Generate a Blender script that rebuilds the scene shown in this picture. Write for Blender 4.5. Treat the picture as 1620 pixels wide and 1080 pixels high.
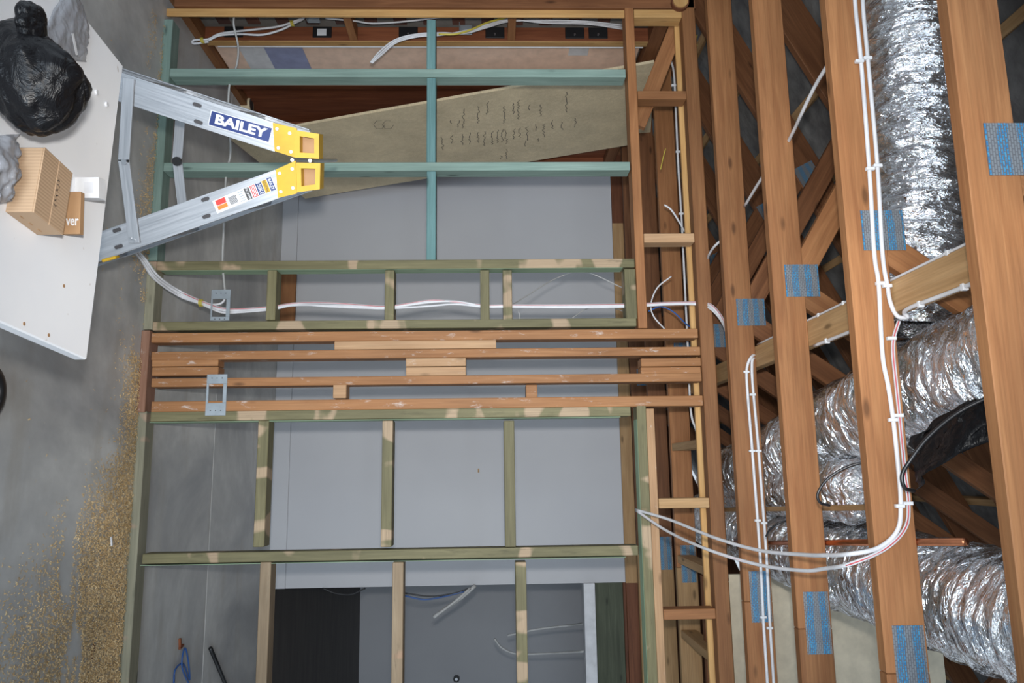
import bpy, bmesh, math, random
import numpy as np
from mathutils import Vector, Matrix

for o in list(bpy.data.objects): bpy.data.objects.remove(o)
scene = bpy.context.scene
COL = scene.collection
random.seed(7); RNG = np.random.default_rng(7)
V = Vector

# ------------------------------------------------------------------ camera
F_PX = 1210.0
EYE = V((0, 0, 1.671))
YAW, PITCH, ROLL = math.radians(9.75), math.atan(36/1210), 0.009
_s, _c = math.sin(YAW), math.cos(YAW)
F0, W = V((-_s, _c, 0)), V((_c, _s, 0))           # heading, and right of it
FWD = (F0*math.cos(PITCH) + V((0, 0, 1))*math.sin(PITCH)).normalized()
ZP = (V((0, 0, 1))*math.cos(PITCH) - F0*math.sin(PITCH)).normalized()
IR = ZP*math.cos(ROLL) + W*math.sin(ROLL)         # the camera is held on its side:
IU = ZP*math.sin(ROLL) - W*math.cos(ROLL)         # picture-right is up in the room
cam_d = bpy.data.cameras.new('camera'); cam = bpy.data.objects.new('camera', cam_d); COL.objects.link(cam)
cam_d.sensor_fit = 'HORIZONTAL'; cam_d.sensor_width = 36; cam_d.lens = 36*F_PX/1620
cam_d.clip_start = .05; cam_d.clip_end = 100
cam.matrix_world = Matrix(((IR.x, IU.x, -FWD.x, EYE.x), (IR.y, IU.y, -FWD.y, EYE.y), (IR.z, IU.z, -FWD.z, EYE.z), (0, 0, 0, 1)))
scene.camera = cam

# ------------------------------------------------------------------ light
scene.view_settings.view_transform = 'Standard'; scene.view_settings.look = 'None'
scene.view_settings.gamma = 1; scene.view_settings.use_curve_mapping = False
scene.view_settings.exposure = 0.0
world = bpy.data.worlds.new('world'); scene.world = world; world.use_nodes = True
world.node_tree.nodes['Background'].inputs[0].default_value = (.78, .89, 1.0, 1)
world.node_tree.nodes['Background'].inputs[1].default_value = .8
fl = bpy.data.lights.new('camera_flash', 'SPOT'); flash = bpy.data.objects.new('camera_flash', fl); COL.objects.link(flash)
fl.energy = 375; fl.color = (1.0, .965, .92); fl.shadow_soft_size = .035
fl.spot_size = math.radians(84); fl.spot_blend = 1.0
flash.matrix_world = cam.matrix_world.copy(); flash.location = EYE + IU*.13

ar = bpy.data.lights.new('daylight_fill', 'AREA'); day = bpy.data.objects.new('daylight_fill', ar); COL.objects.link(day)
ar.shape = 'RECTANGLE'; ar.size = 3.6; ar.size_y = 2.4; ar.energy = 235; ar.color = (.74, .87, 1.0)      # fill light added behind the viewer, standing in for daylight
day.matrix_world = Matrix.Translation((.3, -2.6, 1.35)) @ Matrix.Rotation(math.radians(90), 4, 'X')

# ------------------------------------------------------------------ pixel -> place
def ray(x, y): return (FWD*F_PX + IR*(x-810) - IU*(y-540)).normalized()
def P(x, y, Y):
    r = ray(x, y); return EYE + r*((Y-EYE.y)/r.y)
def PZ(x, y, z):
    r = ray(x, y); return EYE + r*((z-EYE.z)/r.z)
def PX(x, y, X):
    r = ray(x, y); return EYE + r*((X-EYE.x)/r.x)
def PD(x, y, d):
    r = ray(x, y); return EYE + r*(d/r.dot(FWD))

# ------------------------------------------------------------------ materials
def new_mat(name):
    m = bpy.data.materials.new(name); m.use_nodes = True
    nt = m.node_tree; b = nt.nodes['Principled BSDF']
    return m, nt, b
def nd(nt, t, **k):
    n = nt.nodes.new(t)
    for a, v in k.items(): setattr(n, a, v)
    return n
def coords(nt, scale=(1, 1, 1), kind='Object', rnd=True):
    tc = nd(nt, 'ShaderNodeTexCoord'); mp = nd(nt, 'ShaderNodeMapping'); mp.inputs['Scale'].default_value = scale
    nt.links.new(tc.outputs[kind], mp.inputs['Vector'])
    if rnd:
        oi = nd(nt, 'ShaderNodeObjectInfo'); mu = nd(nt, 'ShaderNodeMath', operation='MULTIPLY'); mu.inputs[1].default_value = 37.0
        nt.links.new(oi.outputs['Random'], mu.inputs[0]); nt.links.new(mu.outputs[0], mp.inputs['Location'])
    return mp.outputs[0]
def noise(nt, vec, scale=1, detail=4, rough=.55, dist=0):
    n = nd(nt, 'ShaderNodeTexNoise'); n.inputs['Scale'].default_value = scale; n.inputs['Detail'].default_value = detail
    n.inputs['Roughness'].default_value = rough; n.inputs['Distortion'].default_value = dist
    nt.links.new(vec, n.inputs['Vector']); return n.outputs[0]
def ramp(nt, fac, stops, interp='LINEAR'):
    r = nd(nt, 'ShaderNodeValToRGB'); r.color_ramp.interpolation = interp
    el = r.color_ramp.elements
    while len(el) < len(stops): el.new(.5)
    for e, (p, c) in zip(el, stops):
        e.position = p; e.color = (c[0], c[1], c[2], 1) if not isinstance(c, (int, float)) else (c, c, c, 1)
    nt.links.new(fac, r.inputs[0]); return r.outputs[0]
def mix(nt, fac, a, b, mode='MIX'):
    m = nd(nt, 'ShaderNodeMix', data_type='RGBA', blend_type=mode)
    for sock, v in ((m.inputs[0], fac), (m.inputs[6], a), (m.inputs[7], b)):
        if hasattr(v, 'links'): nt.links.new(v, sock)
        elif isinstance(v, (int, float)): sock.default_value = v
        else: sock.default_value = (v[0], v[1], v[2], 1)
    return m.outputs[2]
def bump(nt, b, h, strength=.2, dist=.004):
    n = nd(nt, 'ShaderNodeBump'); n.inputs['Strength'].default_value = strength; n.inputs['Distance'].default_value = dist
    nt.links.new(h, n.inputs['Height']); nt.links.new(n.outputs[0], b.inputs['Normal'])
def plain(name, col, rough=.5, metal=0, spec=.5, trans=0):
    m, nt, b = new_mat(name)
    b.inputs['Base Color'].default_value = (*col, 1); b.inputs['Roughness'].default_value = rough
    b.inputs['Metallic'].default_value = metal; b.inputs['Specular IOR Level'].default_value = spec
    b.inputs['Transmission Weight'].default_value = trans
    v = coords(nt, (1, 1, 1)); n = noise(nt, v, 14, 4)
    f = ramp(nt, n, [(.3, tuple(c*.86 for c in col)), (.7, tuple(min(1, c*1.08) for c in col))])
    nt.links.new(f, b.inputs['Base Color']); return m
def wood(name, light, dark, patch=None, patch_lo=.56, patch_sc=(7, 3.5, 3.5), rough=.62, white=0, knots=True, vary=.25):
    m, nt, b = new_mat(name)
    v = coords(nt, (1.1, 16, 16)); n1 = noise(nt, v, 2.2, 6, .6, .6)
    col = ramp(nt, n1, [(.28, dark), (.5, tuple(.5*(a+c) for a, c in zip(light, dark))), (.68, light)])
    v2 = coords(nt, (2.2, 90, 90)); n2 = noise(nt, v2, 2, 3)
    col = mix(nt, .28, col, ramp(nt, n2, [(.35, .55), (.65, 1.15)]), 'MULTIPLY')
    v3 = coords(nt, (1.3, 2.5, 2.5)); n3 = noise(nt, v3, 1.6, 2)
    col = mix(nt, .55, col, ramp(nt, n3, [(.3, .72), (.7, 1.12)]), 'MULTIPLY')
    if knots:
        vk = coords(nt, (2.6, 8, 8)); vo = nd(nt, 'ShaderNodeTexVoronoi'); vo.inputs['Scale'].default_value = 1.25
        nt.links.new(vk, vo.inputs['Vector'])
        col = mix(nt, ramp(nt, vo.outputs['Distance'], [(.05, .75), (.13, 0)]), col, tuple(c*.3 for c in dark))
    if patch:
        vp = coords(nt, patch_sc); npz = noise(nt, vp, 1.0, 2.2, .5, .2)
        pc = mix(nt, .5, patch, ramp(nt, n2, [(.3, .6), (.7, 1.25)]), 'MULTIPLY')
        col = mix(nt, ramp(nt, npz, [(patch_lo, 0), (patch_lo+.05, .85)]), col, pc)
        vs_ = coords(nt, (3, 20, 20)); nst = noise(nt, vs_, 1.5, 5, .7)
        col = mix(nt, ramp(nt, nst, [(.58, 0), (.7, .55)]), col, tuple(c*.55 for c in dark))
    if white:
        vw = coords(nt, (5, 14, 14)); nw = noise(nt, vw, 2.2, 7, .75)
        col = mix(nt, ramp(nt, nw, [(white, 0), (white+.14, .8)]), col, (.66, .6, .56))
    oi = nd(nt, 'ShaderNodeObjectInfo')
    mr = nd(nt, 'ShaderNodeMapRange'); mr.inputs[3].default_value = 1-vary; mr.inputs[4].default_value = 1+vary*.5
    nt.links.new(oi.outputs['Random'], mr.inputs[0])
    hs = nd(nt, 'ShaderNodeHueSaturation'); nt.links.new(mr.outputs[0], hs.inputs['Value']); nt.links.new(col, hs.inputs['Color'])
    nt.links.new(hs.outputs[0], b.inputs['Base Color']); b.inputs['Roughness'].default_value = rough
    b.inputs['Specular IOR Level'].default_value = .3
    bump(nt, b, n2, .12, .002); return m

M = {}
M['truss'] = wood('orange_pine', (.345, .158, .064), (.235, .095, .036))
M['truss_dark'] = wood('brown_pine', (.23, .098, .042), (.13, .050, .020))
M['pine_pale'] = wood('pale_pine', (.50, .315, .155), (.37, .215, .095))
M['pine_yellow'] = wood('yellow_pine', (.58, .35, .14), (.46, .245, .085), vary=.15)
M['post'] = wood('orange_post_pine', (.42, .205, .088), (.31, .135, .05), white=.585, vary=.15)
M['post_pale'] = wood('pale_post_pine', (.52, .33, .185), (.43, .245, .125), white=.62, vary=.12)
M['pink_plate'] = wood('dusty_pink_pine', (.42, .235, .16), (.31, .15, .09), white=.6)
M['green'] = wood('green_treated_pine', (.225, .20, .105), (.135, .122, .062), patch=(.45, .325, .215), patch_lo=.565, vary=.12)
M['pine_grey'] = wood('weathered_pine', (.36, .27, .175), (.27, .19, .115), patch=(.44, .28, .18), patch_lo=.62)
M['green_dark'] = wood('dull_green_pine', (.10, .115, .075), (.06, .07, .045))
M['green_dusty'] = wood('dusty_green_pine', (.30, .28, .20), (.21, .20, .14), patch=(.40, .28, .20), patch_lo=.6)
M['green_edge'] = wood('pale_green_pine', (.36, .45, .30), (.22, .33, .21), vary=.1)
M['teal'] = wood('teal_treated_pine', (.28, .385, .335), (.20, .295, .255), vary=.1)
M['teal_deep'] = wood('deep_teal_treated_pine', (.165, .30, .30), (.115, .235, .235), vary=.1)
M['redwood'] = wood('red_brown_timber', (.30, .10, .042), (.17, .048, .02), knots=False)
M['darkwood'] = wood('dark_brown_timber', (.17, .062, .028), (.09, .03, .014), knots=False)
M['ply'] = wood('plywood', (.76, .64, .43), (.66, .54, .35), rough=.6, knots=False, vary=.02)
M['white_cable'] = plain('white_cable_pvc', (.64, .64, .66), .4)
M['grey_cable'] = plain('grey_cable_pvc', (.46, .46, .45), .45)
M['red_stripe'] = plain('red_cable_stripe', (.5, .08, .09), .45)
M['black_cable'] = plain('black_cable_pvc', (.015, .015, .017), .35)
M['blue_cable'] = plain('blue_cable_pvc', (.03, .10, .32), .4)
M['yellow_cable'] = plain('yellow_cable_pvc', (.56, .46, .07), .45)
M['copper'] = plain('copper', (.62, .24, .12), .3, 1)
M['alu'] = None
M['black'] = plain('black_plastic', (.012, .012, .013), .35)
M['yellow'] = plain('yellow_plastic', (.54, .325, .012), .5)
M['steel'] = plain('steel', (.55, .56, .58), .3, 1)
M['galv'] = plain('galvanised_plate', (.34, .38, .41), .5, .6)
M['navy'] = plain('navy_print', (.012, .03, .15), .4)
M['white'] = plain('white_print', (.68, .69, .71), .45)
M['red'] = plain('red_print', (.62, .05, .04), .45)
M['orange'] = plain('orange_print', (.72, .22, .03), .45)
M['ink'] = plain('dark_ink', (.045, .042, .045), .6)
M['kraft'] = plain('kraft_brown', (.36, .21, .105), .75)
M['plaster_cream'] = plain('cream_sheet', (.84, .76, .59), .7)
M['trimwhite'] = plain('white_trim', (.62, .63, .66), .5)
M['ceiling'] = plain('ceiling_board', (.5, .5, .5), .8)
M['pinkboard'] = plain('pink_beige_board', (.82, .60, .47), .6)
M['bluewrap'] = plain('blue_print_wrap', (.30, .33, .50), .35)

def mk_special():
    # brushed aluminium
    m, nt, b = new_mat('aluminium'); v = coords(nt, (2, 60, 60)); n = noise(nt, v, 3, 4)
    nt.links.new(ramp(nt, n, [(.3, (.36, .375, .40)), (.7, (.47, .485, .51))]), b.inputs['Base Color'])
    b.inputs['Metallic'].default_value = .75
    nt.links.new(ramp(nt, n, [(.3, .34), (.7, .5)]), b.inputs['Roughness']); M['alu'] = m
    # concrete
    m, nt, b = new_mat('concrete'); v = coords(nt, (1, 1, 1), rnd=False)
    n1 = noise(nt, v, .95, 5, .6, .8); n2 = noise(nt, v, 9, 6, .65); n3 = noise(nt, v, 60, 3)
    c = ramp(nt, n1, [(.32, (.36, .368, .38)), (.5, (.53, .533, .525)), (.66, (.70, .70, .68))])
    c = mix(nt, .4, c, ramp(nt, n2, [(.3, .7), (.7, 1.2)]), 'MULTIPLY')
    c = mix(nt, ramp(nt, n3, [(.68, 0), (.74, .5)]), c, (.62, .6, .55))
    vs = coords(nt, (.8, 3.2, 1), rnd=False); ns = noise(nt, vs, 1.4, 4, .6)
    c = mix(nt, ramp(nt, ns, [(.55, 0), (.72, .35)]), c, (.34, .29, .22))
    nt.links.new(c, b.inputs['Base Color']); nt.links.new(ramp(nt, n2, [(.3, .42), (.7, .68)]), b.inputs['Roughness'])
    bump(nt, b, n3, .15, .002); M['concrete'] = m
    # grey painted wall
    m, nt, b = new_mat('grey_painted_board'); v = coords(nt, (1, 1, 1), rnd=False); n = noise(nt, v, 1.2, 3); n2 = noise(nt, v, 130, 3)
    nt.links.new(ramp(nt, n, [(.3, (.49, .495, .52)), (.7, (.53, .535, .555))]), b.inputs['Base Color'])
    b.inputs['Roughness'].default_value = .7; bump(nt, b, n2, .06, .001); M['greywall'] = m
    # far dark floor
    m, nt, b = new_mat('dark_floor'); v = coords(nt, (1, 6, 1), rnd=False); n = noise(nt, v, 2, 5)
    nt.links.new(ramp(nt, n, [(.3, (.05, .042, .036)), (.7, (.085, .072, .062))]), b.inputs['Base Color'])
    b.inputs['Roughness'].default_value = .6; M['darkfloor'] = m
    # brick
    m, nt, b = new_mat('red_brown_brick'); v = coords(nt, (1, 1, 1)); n = noise(nt, v, 18, 5)
    oi = nd(nt, 'ShaderNodeObjectInfo')
    c = mix(nt, oi.outputs['Random'], (.15, .06, .04), (.085, .045, .04)); c = mix(nt, .6, c, ramp(nt, n, [(.3, .6), (.7, 1.3)]), 'MULTIPLY')
    nt.links.new(c, b.inputs['Base Color']); b.inputs['Roughness'].default_value = .85; bump(nt, b, n, .4, .004); M['brick'] = m
    M['mortar'] = plain('mortar', (.22, .20, .18), .9)
    # foil
    m, nt, b = new_mat('crinkled_foil'); v = coords(nt, (95, 30, 1), 'UV', rnd=False); v2 = coords(nt, (42, 17, 1), 'UV', rnd=False)
    n1 = noise(nt, v, 1.0, 3, .6, 1.2)
    vo = nd(nt, 'ShaderNodeTexVoronoi'); vo.inputs['Scale'].default_value = 1; nt.links.new(v2, vo.inputs['Vector'])
    ad = nd(nt, 'ShaderNodeMath', operation='ADD'); nt.links.new(n1, ad.inputs[0]); nt.links.new(vo.outputs['Distance'], ad.inputs[1])
    b.inputs['Base Color'].default_value = (.84, .85, .87, 1); b.inputs['Metallic'].default_value = 1; b.inputs['Roughness'].default_value = .10
    bump(nt, b, ad.outputs[0], .7, .013); M['foil'] = m
    # nail plate: galvanised with rows of punched teeth and blue print bands
    m, nt, b = new_mat('nail_plate'); v = coords(nt, (1, 1, 1), rnd=False)
    br = nd(nt, 'ShaderNodeTexBrick'); br.offset = .5; br.inputs['Scale'].default_value = 1
    br.inputs['Brick Width'].default_value = .014; br.inputs['Row Height'].default_value = .0065; br.inputs['Mortar Size'].default_value = .0012
    nt.links.new(v, br.inputs['Vector'])
    wv = nd(nt, 'ShaderNodeTexWave'); wv.wave_type = 'BANDS'; wv.bands_direction = 'Y'; wv.inputs['Scale'].default_value = 7.0; wv.inputs['Distortion'].default_value = 1.6
    nt.links.new(v, wv.inputs['Vector'])
    n = noise(nt, v, 120, 2)
    blue = mix(nt, ramp(nt, n, [(.4, 0), (.6, 1)]), (.045, .20, .42), (.08, .34, .56))
    c = mix(nt, ramp(nt, wv.outputs[0], [(.42, 0), (.5, 1)]), (.24, .26, .28), blue)
    c = mix(nt, br.outputs['Fac'], c, (.15, .155, .17))
    nt.links.new(c, b.inputs['Base Color']); b.inputs['Metallic'].default_value = .35; b.inputs['Roughness'].default_value = .38
    bump(nt, b, br.outputs['Fac'], .5, .002); M['plate'] = m
    # roof underlay
    m, nt, b = new_mat('grey_roof_sarking'); v = coords(nt, (1, 1, 1), rnd=False); n = noise(nt, v, 7, 5)
    nt.links.new(ramp(nt, n, [(.3, (.075, .075, .078)), (.7, (.20, .20, .195))]), b.inputs['Base Color']); b.inputs['Roughness'].default_value = .6; bump(nt, b, n, .5, .03)
    M['sarking'] = m
    # white tabletop
    m, nt, b = new_mat('white_tabletop'); v = coords(nt, (1, 1, 1), rnd=False); n = noise(nt, v, 5, 4); n2 = noise(nt, v, 26, 2)
    c = ramp(nt, n, [(.3, (.86, .88, .92)), (.7, (.92, .93, .95))])
    c = mix(nt, ramp(nt, n2, [(.74, 0), (.77, .6)]), c, (.48, .42, .38))
    nt.links.new(c, b.inputs['Base Color']); b.inputs['Roughness'].default_value = .38; M['table'] = m
    # bin bag
    m, nt, b = new_mat('black_bin_bag'); v = coords(nt, (1, 1, 1), rnd=False); n = noise(nt, v, 22, 5, .6, 1.5)
    b.inputs['Base Color'].default_value = (.006, .006, .007, 1); b.inputs['Roughness'].default_value = .3; b.inputs['Specular IOR Level'].default_value = .22; bump(nt, b, n, .5, .016); M['bag'] = m
    m, nt, b = new_mat('clear_plastic_wrap'); v = coords(nt, (1, 1, 1), rnd=False); n = noise(nt, v, 30, 4, .6, 1)
    b.inputs['Base Color'].default_value = (.34, .35, .38, 1); b.inputs['Roughness'].default_value = .22; b.inputs['Alpha'].default_value = .5
    bump(nt, b, n, .6, .01); M['clear'] = m
    # corrugated cardboard
    m, nt, b = new_mat('corrugated_cardboard'); v = coords(nt, (1, 1, 1), rnd=False)
    wv = nd(nt, 'ShaderNodeTexWave'); wv.bands_direction = 'X'; wv.inputs['Scale'].default_value = 45; nt.links.new(v, wv.inputs['Vector'])
    c = mix(nt, .35, (.43, .29, .18), ramp(nt, wv.outputs[0], [(0, .8), (1, 1.05)]), 'MULTIPLY')
    nt.links.new(c, b.inputs['Base Color']); b.inputs['Roughness'].default_value = .8; bump(nt, b, wv.outputs[0], .2, .002); M['card'] = m
    # shavings
    m, nt, b = new_mat('wood_shavings'); v = coords(nt, (1, 1, 1), rnd=False); n = noise(nt, v, 60, 2); n2 = noise(nt, v, 2.4, 4)
    c = ramp(nt, n, [(.3, (.62, .41, .18)), (.55, (.82, .60, .32)), (.75, (.92, .74, .46))])
    c = mix(nt, .6, c, ramp(nt, n2, [(.35, .62), (.65, 1.15)]), 'MULTIPLY')
    nt.links.new(c, b.inputs['Base Color']); b.inputs['Roughness'].default_value = .8; M['shavings'] = m
mk_special()

# ------------------------------------------------------------------ mesh helpers
def tag(o, label=None, cat=None, group=None, kind=None):
    if label: o['label'] = label
    if cat: o['category'] = cat
    if group: o['group'] = group
    if kind: o['kind'] = kind
    return o
def thing(name, loc, label, cat, group=None, kind=None):
    o = bpy.data.objects.new(name, None); COL.objects.link(o); o.location = loc; o.empty_display_size = .1
    return tag(o, label, cat, group, kind)
def link(name, me, mat, parent=None, mw=None):
    o = bpy.data.objects.new(name, me); COL.objects.link(o)
    if mat is not None and not me.materials: me.materials.append(M[mat] if isinstance(mat, str) else mat)
    mw = mw or Matrix()
    if parent:
        o.parent = parent
        pm = Matrix.Identity(4); q = parent
        while q: pm = q.matrix_basis @ pm; q = q.parent
        o.matrix_basis = pm.inverted() @ mw
    else: o.matrix_basis = mw
    return o
_boxes = {}
def box_me(l, w, h, ch=.0025):
    key = (round(l, 4), round(w, 4), round(h, 4), ch)
    if key in _boxes: return _boxes[key]
    bm = bmesh.new(); bmesh.ops.create_cube(bm, size=1)
    for v in bm.verts: v.co = V((v.co.x*l, v.co.y*w, v.co.z*h))
    if ch: bmesh.ops.bevel(bm, geom=bm.edges[:], offset=min(ch, .3*min(l, w, h)), segments=1, affect='EDGES')
    me = bpy.data.meshes.new('box'); bm.to_mesh(me); bm.free()
    return me
def box_mesh(l, w, h, mat, ch=.0025):
    key = (round(l, 4), round(w, 4), round(h, 4), ch, mat)
    if key not in _boxes:
        me = box_me(l, w, h, ch).copy() if (round(l, 4), round(w, 4), round(h, 4), ch) in _boxes else box_me(l, w, h, ch)
        me.materials.clear(); me.materials.append(M[mat] if isinstance(mat, str) else mat)
        _boxes[key] = me
    return _boxes[key]
def frame_mat(p, ex, ez):
    ex = V(ex).normalized(); ez = V(ez); ey = ez.cross(ex).normalized(); ez = ex.cross(ey)
    return Matrix(((ex.x, ey.x, ez.x, p[0]), (ex.y, ey.y, ez.y, p[1]), (ex.z, ey.z, ez.z, p[2]), (0, 0, 0, 1)))
def member(name, a, b, w, h, mat, parent=None, up=(0, 1, 0), ch=.0025):
    """a stick from a to b; h is measured along `up`, w across it"""
    a, b = V(a), V(b); d = b-a
    return link(name, box_mesh(d.length, w, h, mat, ch), None, parent, frame_mat((a+b)/2, d, up))
def bx(name, x0, x1, y0, y1, z0, z1, mat, parent=None, ch=.0025, axis=0):
    c = V(((x0+x1)/2, (y0+y1)/2, (z0+z1)/2)); d = (abs(x1-x0), abs(y1-y0), abs(z1-z0))
    if axis == 0: return link(name, box_mesh(d[0], d[1], d[2], mat, ch), None, parent, Matrix.Translation(c))
    if axis == 1: return link(name, box_mesh(d[1], d[0], d[2], mat, ch), None, parent, frame_mat(c, (0, 1, 0), (0, 0, 1)))
    return link(name, box_mesh(d[2], d[0], d[1], mat, ch), None, parent, frame_mat(c, (0, 0, 1), (0, 1, 0)))
def poly_mesh(name, verts, faces, mat, smooth=False):
    me = bpy.data.meshes.new(name); me.from_pydata([tuple(v) for v in verts], [], faces); me.update()
    if mat is not None: me.materials.append(M[mat] if isinstance(mat, str) else mat)
    if smooth:
        for p in me.polygons: p.use_smooth = True
    return me
def slab(name, pts, n, t, mat, parent=None):
    """flat polygon pts (in order) given thickness t along -n"""
    n = V(n).normalized(); pts = [V(p) for p in pts]; k = len(pts); c = sum(pts, V())/k
    vs = [p-c for p in pts]+[p-c-n*t for p in pts]
    fs = [tuple(range(k)), tuple(range(2*k-1, k-1, -1))]+[(i, i+k, (i+1) % k+k, (i+1) % k) for i in range(k)]
    me = poly_mesh(name, vs, fs, mat)
    bm = bmesh.new(); bm.from_mesh(me); bmesh.ops.recalc_face_normals(bm, faces=bm.faces); bm.to_mesh(me); bm.free()
    return link(name, me, None, parent, Matrix.Translation(c))
def catmull(pts, n=10):
    pts = [V(p) for p in pts]; q = [2*pts[0]-pts[1]]+pts+[2*pts[-1]-pts[-2]]; out = []
    for i in range(1, len(q)-2):
        for k in range(n):
            t = k/n; a, b, c, d = q[i-1:i+3]
            out.append(.5*((2*b)+(c-a)*t+(2*a-5*b+4*c-d)*t*t+(3*b-a-3*c+d)*t**3))
    out.append(pts[-1]); return out
def frames(path):
    T = [(path[min(i+1, len(path)-1)]-path[max(i-1, 0)]).normalized() for i in range(len(path))]
    up = V((0, 0, 1)) if abs(T[0].z) < .9 else V((1, 0, 0)); N = []
    n = (up-T[0]*up.dot(T[0])).normalized()
    for t in T:
        n = (n-t*n.dot(t)).normalized(); N.append((n, t.cross(n)))
    return T, N
def tube_mesh(name, pts, r, mat, seg=8, n=8, flat=1.0, smooth=True):
    path = catmull(pts, n) if n > 1 else [V(p) for p in pts]; T, N = frames(path); o = path[0].copy(); vs = []; fs = []
    for p, (a, b) in zip(path, N):
        for k in range(seg):
            an = 2*math.pi*k/seg; vs.append(p-o+a*(r*math.cos(an))+b*(r*flat*math.sin(an)))
    for i in range(len(path)-1):
        for k in range(seg): fs.append((i*seg+k, i*seg+(k+1) % seg, (i+1)*seg+(k+1) % seg, (i+1)*seg+k))
    L = len(path)-1; fs.append(tuple(range(seg-1, -1, -1))); fs.append(tuple(L*seg+k for k in range(seg)))
    return poly_mesh(name, vs, fs, mat, smooth), o
def tube(name, pts, r, mat, parent=None, seg=8, n=8, flat=1.0, label=None, cat=None, group=None):
    me, o = tube_mesh(name, pts, r, mat, seg, n, flat); ob = link(name, me, None, parent, Matrix.Translation(o))
    return tag(ob, label, cat, group)
def cyl(name, a, b, r, mat, parent=None, seg=12, r2=None):
    a, b = V(a), V(b); T = (b-a).normalized(); u = V((0, 0, 1)) if abs(T.z) < .9 else V((1, 0, 0)); n = T.cross(u).normalized(); m = T.cross(n)
    r2 = r if r2 is None else r2; vs = []; fs = []
    for p, rr in ((V(), r), (b-a, r2)):
        for k in range(seg): an = 2*math.pi*k/seg; vs.append(p+n*rr*math.cos(an)+m*rr*math.sin(an))
    for k in range(seg): fs.append((k, (k+1) % seg, seg+(k+1) % seg, seg+k))
    fs += [tuple(range(seg-1, -1, -1)), tuple(range(seg, 2*seg))]
    return link(name, poly_mesh(name, vs, fs, mat), None, parent, Matrix.Translation(a))
def text(name, s, origin, ex, ey, size, mat, parent=None, bold=.0, width=None, ext=.0003, align='CENTER', shear=0):
    """flat lettering lying in the plane (ex, ey), centred on origin"""
    cu = bpy.data.curves.new(name, 'FONT'); cu.body = s; cu.size = size; cu.align_x = align; cu.align_y = 'CENTER'
    cu.extrude = ext; cu.offset = bold; cu.shear = shear; cu.resolution_u = 3
    o = bpy.data.objects.new(name, cu); COL.objects.link(o)
    me = bpy.data.meshes.new_from_object(o.evaluated_get(bpy.context.evaluated_depsgraph_get()))
    bpy.data.objects.remove(o); bpy.data.curves.remove(cu)
    if width:
        xs = [v.co.x for v in me.vertices]; k = width/(max(xs)-min(xs))
        for v in me.vertices: v.co.x *= k
    me.materials.clear(); ex = V(ex).normalized(); ez = ex.cross(V(ey)).normalized()
    return link(name, me, mat, parent, frame_mat(origin, ex, ez))
def grid_noise(shape, cells, rng, seamless_y=False):
    h, w = shape; ch, cw = cells; g = rng.random((ch+2, cw+2))
    if seamless_y: g[:, cw] = g[:, 0]; g[:, cw+1] = g[:, 1]
    yy = np.linspace(0, ch, h, endpoint=False); xx = np.linspace(0, cw, w, endpoint=False)
    y0 = yy.astype(int); x0 = xx.astype(int); fy = (yy-y0)[:, None]; fx = (xx-x0)[None, :]
    fy = fy*fy*(3-2*fy); fx = fx*fx*(3-2*fx)
    a = g[np.ix_(y0, x0)]; b = g[np.ix_(y0, x0+1)]; c = g[np.ix_(y0+1, x0)]; d = g[np.ix_(y0+1, x0+1)]
    return (a*(1-fx)+b*fx)*(1-fy)+(c*(1-fx)+d*fx)*fy

# ================================================================== THE SETTING
Y0 = 3.676            # front face of the stud frames
ZP_ = 2.704           # underside of the old top plate
ZC, HC = 2.749, .12   # bottom chords: underside and depth
YB = 6.02             # back wall
XL = -2.48            # inner face of the left wall frame

# floor: two pours with a joint between them
fy = 4.72
floor = bx('floor', -3.3, 4.2, -2.2, fy-.002, -.12, 0, 'concrete', ch=.003); tag(floor, kind='structure')
floor2 = bx('floor_behind_frame', -3.3, 4.2, fy+.002, YB+.1, -.12, 0, 'concrete', ch=.003); tag(floor2, kind='structure')
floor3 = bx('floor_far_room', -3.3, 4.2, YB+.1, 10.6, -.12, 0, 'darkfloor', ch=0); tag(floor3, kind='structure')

# back wall with skirting, end of it at the wide opening
XE = P(700, 926, YB).x
back = bx('wall_back', -2.7, XE, YB, YB+.1, 0, 2.69, 'greywall', ch=0); tag(back, kind='structure')
bb = bx('baseboard_back', -2.45, XE, YB-.016, YB, 0, .125, 'greywall'); tag(bb, kind='structure')
bt = thing('wall_plate_back', (-.5, YB, 2.69), 'brown timber top plate resting on the grey back wall', 'timber')
bx('plate', -2.6, 3.6, YB-.03, YB+.06, 2.69, 2.78, 'darkwood', bt)
bx('fascia_board', -2.0, XE, YB-.05, YB-.03, 2.685, 2.775, 'pine_pale', bt)
# head of the opening at the right
hd = thing('opening_head', (1.6, YB, 2.4), 'white strip under green timber lintel above dark opening', 'lintel', kind='structure')
zh = P(925, 1000, YB).z
bx('trim', XE, 3.6, YB-.02, YB+.1, zh, zh+.085, 'trimwhite', hd)
bx('lintel', XE, 3.6, YB+.0, YB+.09, zh+.088, zh+.30, 'green_dark', hd)
bx('lintel', XE, 3.6, YB+.0, YB+.09, zh+.302, zh+.37, 'darkwood', hd)
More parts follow.
